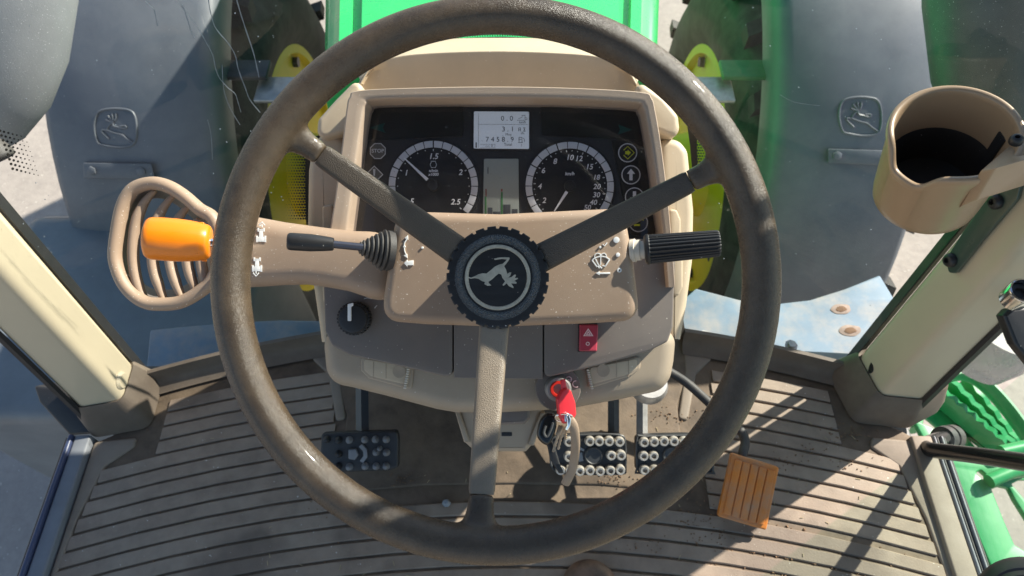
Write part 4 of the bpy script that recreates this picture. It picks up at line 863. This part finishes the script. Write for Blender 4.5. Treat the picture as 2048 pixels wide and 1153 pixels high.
# ================================================================== WINDSCREEN AND DOOR GLASS
def wy(x, z): return .615 - .42 * (math.sqrt(x * x + .01) - .1) + .20 * (z - ZF)
def wscreen(px, py, off=0.0):
    d = ray(px, py); lo, hi = .3, 2.5
    for _ in range(50):
        m_ = (lo + hi) / 2; p = C + d * m_
        if p.y < wy(p.x, p.z): lo = m_
        else: hi = m_
    return C + d * (lo - off)
ws = thing('windscreen', 'curved dusty windscreen with dried water marks in front of the wheel', 'windscreen', (0, .55, ZF))
wd = lambda z: .545 + .12 * (z - ZF)
put('glass', loft([[V((x * wd(z), wy(x * wd(z), z), z)) for x in [-1 + 2 * i / 32 for i in range(33)]] for z in [ZF - .02 + 1.5 * k / 10 for k in range(11)]]), wglass, ws, ang=80)
def gline(pts, wpx, off=.003):
    q = [wscreen(p.x, p.y, off) for p in catmull(pts, 5)]; L_, R_ = [], []
    for i, p in enumerate(q):
        T = (q[min(i + 1, len(q) - 1)] - q[max(0, i - 1)]).normalized(); X = T.cross((C - p).normalized()).normalized(); wv = pm(wpx, (p - C).dot(F)) / 2 * random.uniform(.55, 1.25)
        L_.append(p + X * wv); R_.append(p - X * wv)
    return loft([L_, R_], thick=.0003)
marks = [([(365, 10), (375, 40), (383, 65), (390, 76)], 2.2), ([(350, -5), (372, 25), (395, 55), (412, 85), (425, 110), (432, 140), (440, 158), (455, 175), (470, 188), (476, 205), (482, 225)], 2.0),
         ([(416, -5), (420, 20), (428, 50), (440, 68), (455, 85), (470, 110), (477, 140), (490, 175), (500, 200), (520, 225)], 2.4), ([(472, -5), (482, 30), (495, 70), (508, 110), (518, 155)], 2.8),
         ([(290, 2), (300, 12), (308, 20), (312, 38), (315, 52)], 2.2), ([(415, 240), (422, 270), (425, 320)], 2), ([(444, 130), (446, 165), (450, 190), (462, 220), (480, 250)], 1.8), ([(1560, 190), (1590, 205), (1640, 212)], 1.2)]
put('water_mark', [gline(a, b * .8) for a, b in marks], streakm, ws)['kind'] = 'stuff'
sp = []
for _ in range(230):
    x, y = (random.uniform(20, 640), random.uniform(0, 700)) if random.random() < .55 else (random.uniform(1380, 1880), random.uniform(0, 640))
    c = wscreen(x, y, .003); r_ = random.choice((.0003, .0004, .0005, .0008)); sp.append(lathe(c, c + N * .001, [(0, r_), (.0002, r_ * .7), (.0003, 0)], 6))
put('dirt_specks', sp, streakm, ws)['kind'] = 'stuff'
# printed black border with its fading dots, beside the dashboard and at the left edge
def frit_band(r0): put('printed_border', loft([[wscreen(x, y, .004) for x, y in r_] for r_ in r0], thick=.0003), fritm, ws)
dots = []
for j in range(34):
    for i in range(8):
        r_ = 2.7 * (1 - i / 8.5); k = 2.6 if j % 2 else 0
        if j < 27: dots.append((612 - i * 5.2 - k, 292 + j * 5.6, r_))
        if j < 19: dots.append((1392 + i * 5.0 + k, 240 + j * 5.6, r_ * .9))
for j in range(9):
    for i in range(7): dots.append((i * 8.5 + j * 3.2, 262 + j * 9.5 + i * 2.2, 2.9 * (1 - i / 9)))
for i in range(26): dots.append((935 + i * 5, 71.5 + abs(i - 13) * .14, 1.5))
dm = []
for x, y, r_ in dots:
    c = wscreen(x, y, .004); rr = pm(r_, (c - C).dot(F)); dm.append(lathe(c, c + N * .0005, [(0, rr), (.0003, rr)], 8))
put('border_dots', dm, fritm, ws)['kind'] = 'stuff'
frit_band([[(640, 270), (640, 350), (640, 450)], [(612, 280), (610, 350), (612, 450)]])
frit_band([[(1372, 235), (1380, 290), (1385, 350)], [(1394, 235), (1394, 290), (1396, 350)]])
frit_band([[(860, 88), (1000, 84), (1140, 88)], [(868, 78), (1000, 73.5), (1132, 78)]])
dg = thing('door_glass', 'clear right door glass above the sill with green steps behind', 'door glass', (.63, .1, ZF))
put('pane', loft([[V((.612 + .08 * (z - ZF), y + .11 * (z - ZF), z)) for y in (-.5, 0, .352)] for z in (ZF - .02, ZF + .7, ZF + 1.5)]), dglass, dg)

# ================================================================== OUTSIDE: apron, boxes, hood, fenders, wheels
ap = thing('front_apron', 'pale blue painted metal ledge with rust spots below the windscreen', 'ledge', (0, .6, ZF - .12))
apz = ZP(1.20)
for poly in ([(1352, 705), (1366, 600), (1392, 577), (1480, 600), (1560, 607), (1620, 600), (1690, 578), (1760, 550), (1790, 600), (1700, 730)], [(660, 705), (655, 642), (560, 640), (470, 645), (380, 652), (300, 660), (290, 760), (500, 745)]):
    put('ledge_plate', slab(poly, apz, .012, .003, r=6), apronm, ap)
for x, y, rx in ((1682, 619, 20), (1700, 662, 22)):
    bl = lambda k, ph: [(x + rx * k * (1 + .07 * math.sin(3 * t_ + ph) + .05 * math.sin(5 * t_)) * math.cos(t_), y + rx * k * .52 * (1 + .06 * math.sin(4 * t_ + ph)) * math.sin(t_)) for t_ in [2 * math.pi * q_ / 28 for q_ in range(28)]]
    hs = put('rust_halo', slab(bl(1, x), apz, .001, .0003, lift=.0008), rusth, ap)
    put('rust_spot', slab(bl(.55, 1), apz, .001, .0003, lift=.0012), rustm, hs)
zb = ZF - .035
for poly in ([(1345, 722), (1362, 688), (1480, 692), (1580, 700), (1740, 708), (1740, 760), (1500, 745)], ): put('front_rail', slab(poly, ZP(zb), .03, .003, r=3), boxm, ap)
for x, y in ((1408, 672), (1582, 692)):
    c = floor_pt(x, y, 1.2005 if y < 680 else zb); put('ledge_bolt', lathe(c, c + V((0, 0, 1)), [(0, .010), (.002, .010), (.002, .0065), (.007, .006), (.0075, 0)], 8), steel, ap)
tb = thing('side_box', 'large blue grey plastic box outside the left windscreen corner', 'box', (-.82, .8, .5))
put('box_body', box((-.82, .745, .76), .55, .50, .50, .035), boxm, tb)
XC = -.03
bn = thing('bonnet', 'bright green tractor bonnet ahead of the dashboard', 'bonnet', (XC, 1.8, 1.2))
def bsec(y, w_, z, zl): 
    return [V((XC + sx * w_, y, zz)) for sx, zz in ((-1, zl), (-1, z - .10), (-.985, z - .05), (-.93, z - .018), (-.86, z - .004), (-.80, z - .003), (-.79, z - .012), (-.74, z - .012), (-.73, z), (-.4, z + .008), (0, z + .011), (.4, z + .008), (.73, z), (.74, z - .012), (.79, z - .012), (.80, z - .003), (.86, z - .004), (.93, z - .018), (.985, z - .05), (1, z - .10), (1, zl))]
put('hood_cover', loft([bsec(.74, .230, 1.635, 1.15), bsec(1.0, .266, 1.634, 1.0), bsec(1.6, .275, 1.615, .8), bsec(2.4, .26, 1.54, .7), bsec(2.95, .22, 1.46, .7), bsec(3.0, .19, 1.30, .7)], caps=True), green, bn, ang=30)
put('engine_block', box((XC, 1.75, .85), .44, 2.1, .62, .03), darkmetal, bn)
YW, ZW = 1.65, .65
axl = thing('front_axle', 'green front axle with tractor wheels on yellow rims below the bonnet', 'axle', (XC, 1.5, .4))
def fender(x0, x1, lab):
    t = thing('front_fender', lab, 'fender', ((x0 + x1) / 2, YW - .7, .65), 'front wheel fenders')
    Rf = .79; rows = []
    inner = x1 if x0 < 0 else x0; s = 1 if x0 < 0 else -1           # s: direction from outer to inner edge
    for k in range(33):
        ph = rad(-48 + 138 * k / 32); row = []
        ww = abs(x1 - x0); outer = inner - s * ww
        for f_, dr in ((0, -.06), (0, -.03), (.004, -.012), (.02, -.002), (.06, .004), (.3, .012), (.6, .012), (.9, .004), (.965, -.004), (.99, -.016), (1, -.035), (1, -.085), (.985, -.10)):
            r_ = Rf + dr; row.append(V((outer + s * ww * f_, YW - r_ * math.sin(ph), ZW + r_ * math.cos(ph))))
        rows.append(row)
    put('fender_shell', loft(rows, thick=.006), fenderm, t, ang=50)
    return t
def fhit(px, py, Rf=.803):
    d = ray(px, py); a = d.y ** 2 + d.z ** 2; o = C - V((0, YW, ZW)); b = 2 * (o.y * d.y + o.z * d.z); c_ = o.y ** 2 + o.z ** 2 - Rf ** 2
    t = (-b - math.sqrt(b * b - 4 * a * c_)) / (2 * a); return C + d * t
def badge(t, cx, cy, k):
    out = [(-37, -28), (-22, -38), (10, -40), (36, -32), (43, 0), (37, 30), (10, 37), (-22, 33), (-35, 26), (-42, -2)]
    put('badge_outline', tube([fhit(cx + p.x * k, cy + p.y * k) for p in catmull(out, 4, True)], 0.0024, 8, closed=True), fenderm, t)
    lines = [[(-14, -26), (-9, -20), (-6, -16)], [(-6, -30), (-4, -22), (-3, -17)], [(2, -30), (2, -22), (-1, -16)], [(-18, -18), (-10, -15), (-2, -14)], [(-4, -14), (-14, -4), (-17, 2), (-27, 4), (-12, 20)],
             [(-4, -14), (-3, -6), (8, -3), (16, -1)], [(-17, 2), (0, 8), (14, 12), (24, 20), (36, 28)], [(10, -5), (20, -6), (22, -2), (12, -1)]]
    put('badge_deer', [tube([fhit(cx + p.x * k, cy + p.y * k) for p in catmull(l, 4)], .0022, 6) for l in lines], fenderm, t)
def strap_(t, pts, name='bracket_strip'):
    q = [fhit(x, y, .80) for x, y in pts]; q2 = [fhit(x, y, .815) for x, y in pts]
    return put(name, prism(q, q2, .002, 2), fenderm, t)
fL = fender(-.985, -.615, 'grey plastic left front fender, half in shade, with embossed deer badge')
fR = fender(.548, .885, 'grey plastic right front fender, sunlit, with embossed deer badge')
badge(fL, 230, 258, 1.0); badge(fR, 1720, 235, 1.0)
for t, pts, bs in ((fL, [(166, 326), (303, 328), (310, 360), (168, 357)], ((183, 342), (283, 344))), (fR, [(1656, 298), (1790, 302), (1790, 332), (1656, 326)], ((1674, 312), (1774, 318)))):
    st = strap_(t, pts)
    for x, y in bs:
        c = fhit(x, y, .816); put('strip_bolt', lathe(c, c + (V((0, c.y - YW, c.z - ZW))).normalized(), [(0, .010), (.003, .010), (.004, .008), (.0043, 0)], 6), fenderm, st)
def wheel_(xa, xb, lab):
    YW, ZW = 1.48, .60
    t = bpy.data.objects.new('front_wheel', None); COL.objects.link(t); t.parent = axl; t['label'] = lab; l0 = V(((xa + xb) / 2, YW, 0)); t.location = l0 - WLOC[axl.name]; WLOC[t.name] = l0
    s = 1 if xa < 0 else -1; xo, xi = (xa, xb) if xa < 0 else (xb, xa); w_ = abs(xb - xa); cx = (xa + xb) / 2
    A = V((xo, YW, ZW)); B = V((xi, YW, ZW))
    put('tyre', lathe(A, B, [(.03, .355), (.0, .42), (.0, .50), (.03, .555), (.07, .57), (w_ / 2, .575), (w_ - .07, .57), (w_ - .03, .555), (w_, .50), (w_, .42), (w_ - .03, .355)], 64, closed_prof=True), tyrem, t, ang=50)
    first = None
    for k in range(20):
        for sd_ in (0, 1):
            a = 2 * math.pi * (k + .5 * sd_) / 20
            if first is None or sd_ == 1 and k == 0:
                e = 1 if sd_ == 0 else -1; rows = []
                for (fx, off) in ((.03, 0), (.13, .05), (.22, .085)):
                    x = cx + e * (w_ / 2 - .01) - e * (fx - .03) / .22 * (w_ / 2)
                    row = []
                    for da, rr in ((-.03, .56), (-.024, .60), (.024, .60), (.03, .56)):
                        an = a + (da + off) / .69; row.append(V((x, YW + rr * math.sin(an), ZW + rr * math.cos(an))))
                    rows.append(row)
                o = put('tread_lug', loft(rows, caps=True), tyrem, t, ang=30); 
                if first is None: first = {}
                first[sd_] = (o, a, WLOC[o.name])
            else:
                o0, a0, l0 = first[sd_]; o = o0.copy(); COL.objects.link(o); rot = Matrix.Rotation(-(a - a0), 3, 'X'); ctr = V((l0.x, YW, ZW))
                loc = ctr + rot @ (l0 - ctr); o.location = loc - WLOC[t.name]; o.rotation_euler = rot.to_euler()
    dd = w_ - .02
    put('rim', lathe(A, B, [(dd - .02, .38), (dd, .375), (dd, .35), (dd - .03, .34), (dd - .05, .31), (dd - .14, .30), (dd - .16, .20), (dd - .16, .14), (dd - .10, .13), (dd - .05, .12), (dd - .05, 0)], 64), yellow, t, ang=35)
    o = put('hub', lathe(A + V((s * (w_ - .10), 0, 0)), A + V((s * (w_ + .2), 0, 0)), [(0, .15), (.05, .15), (.09, .12), (.20, .10), (.20, 0)], 32), yellow, t)
    bolts = []
    for k in range(8):
        a = 2 * math.pi * k / 8; c = A + V((s * (w_ - .055), .325 * math.sin(a), .325 * math.cos(a))); bolts.append(lathe(c, c + V((s, 0, 0)), [(0, .016), (.03, .016), (.03, 0)], 6))
    put('rim_lug', bolts, blackp, t)
    return t
wheel_(-1.03, -.62, 'left front tractor wheel with yellow rim behind the shaded fender')
wheel_(.54, .95, 'right front tractor wheel with yellow rim beside the sunlit fender')
put('axle_beam', box((XC, 1.5, .55), .9, .16, .2, .03), green, axl)
for s in (-1, 1):
    xi = -.56 if s < 0 else .485
    put('fender_arm', box((xi + s * .03, YW - .43, 1.215), .12, .055, .012, .003), darkmetal if s < 0 else armgreen, axl)
    put('stay_end', box((xi - s * .07, YW - .47, 1.195), .13, .075, .010, .003), steel, axl)
# cab roof overhead (out of frame: shades the cab from the sky)
tag(put('cab_roof', box((0, -.33, 2.98), 1.5, 1.66, .10, .03), darkmetal), kind='structure')
# mirror housings seen through the glass at both upper corners
def mirror(lab, ptop, pbot, t_, rad_, sgn_):
    th = thing('mirror_housing', lab, 'mirror housing', P(*pbot, t_), 'mirror housings')
    A = P(*ptop, t_ - .12); B = P(*pbot, t_); L = (B - A).length; rows = []
    T = (B - A).normalized(); X = (R - T * R.dot(T)).normalized(); Y = T.cross(X)
    for s, k in ((0, .75), (.03, .9), (.12, 1), (.4, 1), (.62, .93), (.78, .78), (.9, .55), (.97, .3), (1.0, .05)):
        rows.append([A + T * L * s + X * pm(rad_ * k, t_) * math.cos(a) + Y * pm(rad_ * k * .8, t_) * math.sin(a) - X * pm(sgn_ * rad_ * .55 * (1 - k), t_) for a in [2 * math.pi * i / 40 for i in range(40)]])
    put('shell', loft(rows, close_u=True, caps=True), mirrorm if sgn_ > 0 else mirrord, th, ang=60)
    return th, rows
mirror('speckled grey mirror housing at the upper left corner beyond the glass', (10, -330), (0, 330), 1.02, 128, 1)
mR, rows = mirror('shade-toned dark mirror housing with round badge at the upper right corner beyond the glass', (2030, -330), (2010, 400), 1.02, 150, -1)
put('shell_seam', tube([P(x, y, .90) for x, y in ((1960, -30), (1975, 0), (2005, 55), (2048, 115), (2080, 150))], .0016, 6), blackp, mR)
c = P(2016, 0, .905)
put('round_badge', lathe(c, c + N, [(0, .012), (.002, .012), (.003, .0105), (.0022, .009), (.0022, 0)], 28), blackg, mR)
put('badge_mark', [strip([(2009, 2), (2013, -4), (2016, 2), (2012, 5)], 1.6, CF(.902), .0006, .0004), strip([(2019, 4), (2023, -3), (2025, 3)], 1.6, CF(.902), .0006, .0004)], silver, mR)
wb = thing('windscreen_wiper', 'black rubber wiper arm end at the left edge of the windscreen', 'wiper', P(0, 340, .78))
put('arm', tube(catmull([P(-130, 250, .74), P(-60, 282, .76), P(-12, 305, .775), P(4, 322, .78)], 5), [pm(30, .77)] * 14 + [pm(26, .77), pm(16, .77)], 18), blackr, wb, ang=60)

# ================================================================== RIGHT STEP
stp = thing('access_step', 'green metal access steps with toothed slots outside the right door', 'steps', (1.0, .35, .8))
ZS = 1.06; zs = ZP(ZS)
outl = [(1826, 838), (1858, 852), (1895, 868), (1930, 900), (1990, 920), (2200, 1000), (2300, 1300), (2040, 1300), (1985, 1140), (1930, 1010), (1875, 930)]
holes = [[(1962, 940), (1976, 953), (1968, 960), (1952, 946)], [(1984, 978), (2000, 972), (2018, 976), (2030, 1000), (2100, 1110), (2080, 1120), (2030, 1090), (2008, 1040)], [(2024, 968), (2060, 950), (2200, 1080), (2180, 1110), (2110, 1070)]]
put('tread_plate', slab(outl, zs, .012, .003, holes=holes, r=5), greenst, stp)
put('tread_bar', [tube([floor_pt(1978, 963, ZS + .012), floor_pt(2020, 945, ZS + .014), floor_pt(2130, 920, ZS + .014)], .012, 10), tube([floor_pt(2002, 905, ZS + .012), floor_pt(2120, 880, ZS + .014)], .012, 10)], greenst, stp)
ZS2 = .78; z2 = ZP(ZS2)
put('hoop', tube(catmull([floor_pt(x, y, ZS2 + .1) for x, y in ((1830, 860), (1850, 800), (1885, 764), (1925, 752), (1962, 764), (2010, 812), (2060, 880), (2130, 980))], 5), .022, 10, sx=.35, sy=1, up=V((0, 0, 1))), greenst, stp)
for k, (a, b) in enumerate((((1858, 790), (1990, 900)), ((1885, 778), (2030, 930)), ((1915, 772), (2062, 960)))):
    pts = [floor_pt(a[0] + (b[0] - a[0]) * s / 14, a[1] + (b[1] - a[1]) * s / 14, ZS2) for s in range(15)]
    rows = [[p + V((0, 0, .05)) + V((0, 0, .006 * (i % 2))) for i, p in enumerate(pts)], [p for p in pts]]
    put('toothed_tread', loft([catmull(rows[0], 1), catmull(rows[1], 1)], thick=.012), greenst, stp)
put('lower_plate', slab([(1845, 830), (1858, 800), (1880, 792), (2010, 905), (2060, 960), (2000, 960), (1930, 900)], ZP(ZS2 - .01), .01, .002, holes=[[(1880, 815), (1893, 806), (1980, 885), (1965, 893)], [(1912, 852), (1922, 846), (1990, 915), (1975, 918)]]), greenst, stp)
lampo = thing('work_lamp', 'clear rounded lamp lens outside below the right pillar', 'lamp', P(1960, 715, 1.3))
put('lens', lathe(P(2010, 660, 1.28), P(1945, 730, 1.34), [(0, .07), (.05, .07), (.09, .055), (.105, .03), (.11, 0)], 32), mat('cloudy_plastic', (.5, .5, .49), .25, trans=.5), lampo)

# ================================================================== GROUND
g_ = put('ground', mesh_from([V((-150, -150, 0)), V((150, -150, 0)), V((150, 150, 0)), V((-150, 150, 0))], [(0, 1, 2, 3)]), concrete, None)
g_.location = (0, 0, 0); g_['kind'] = 'structure'
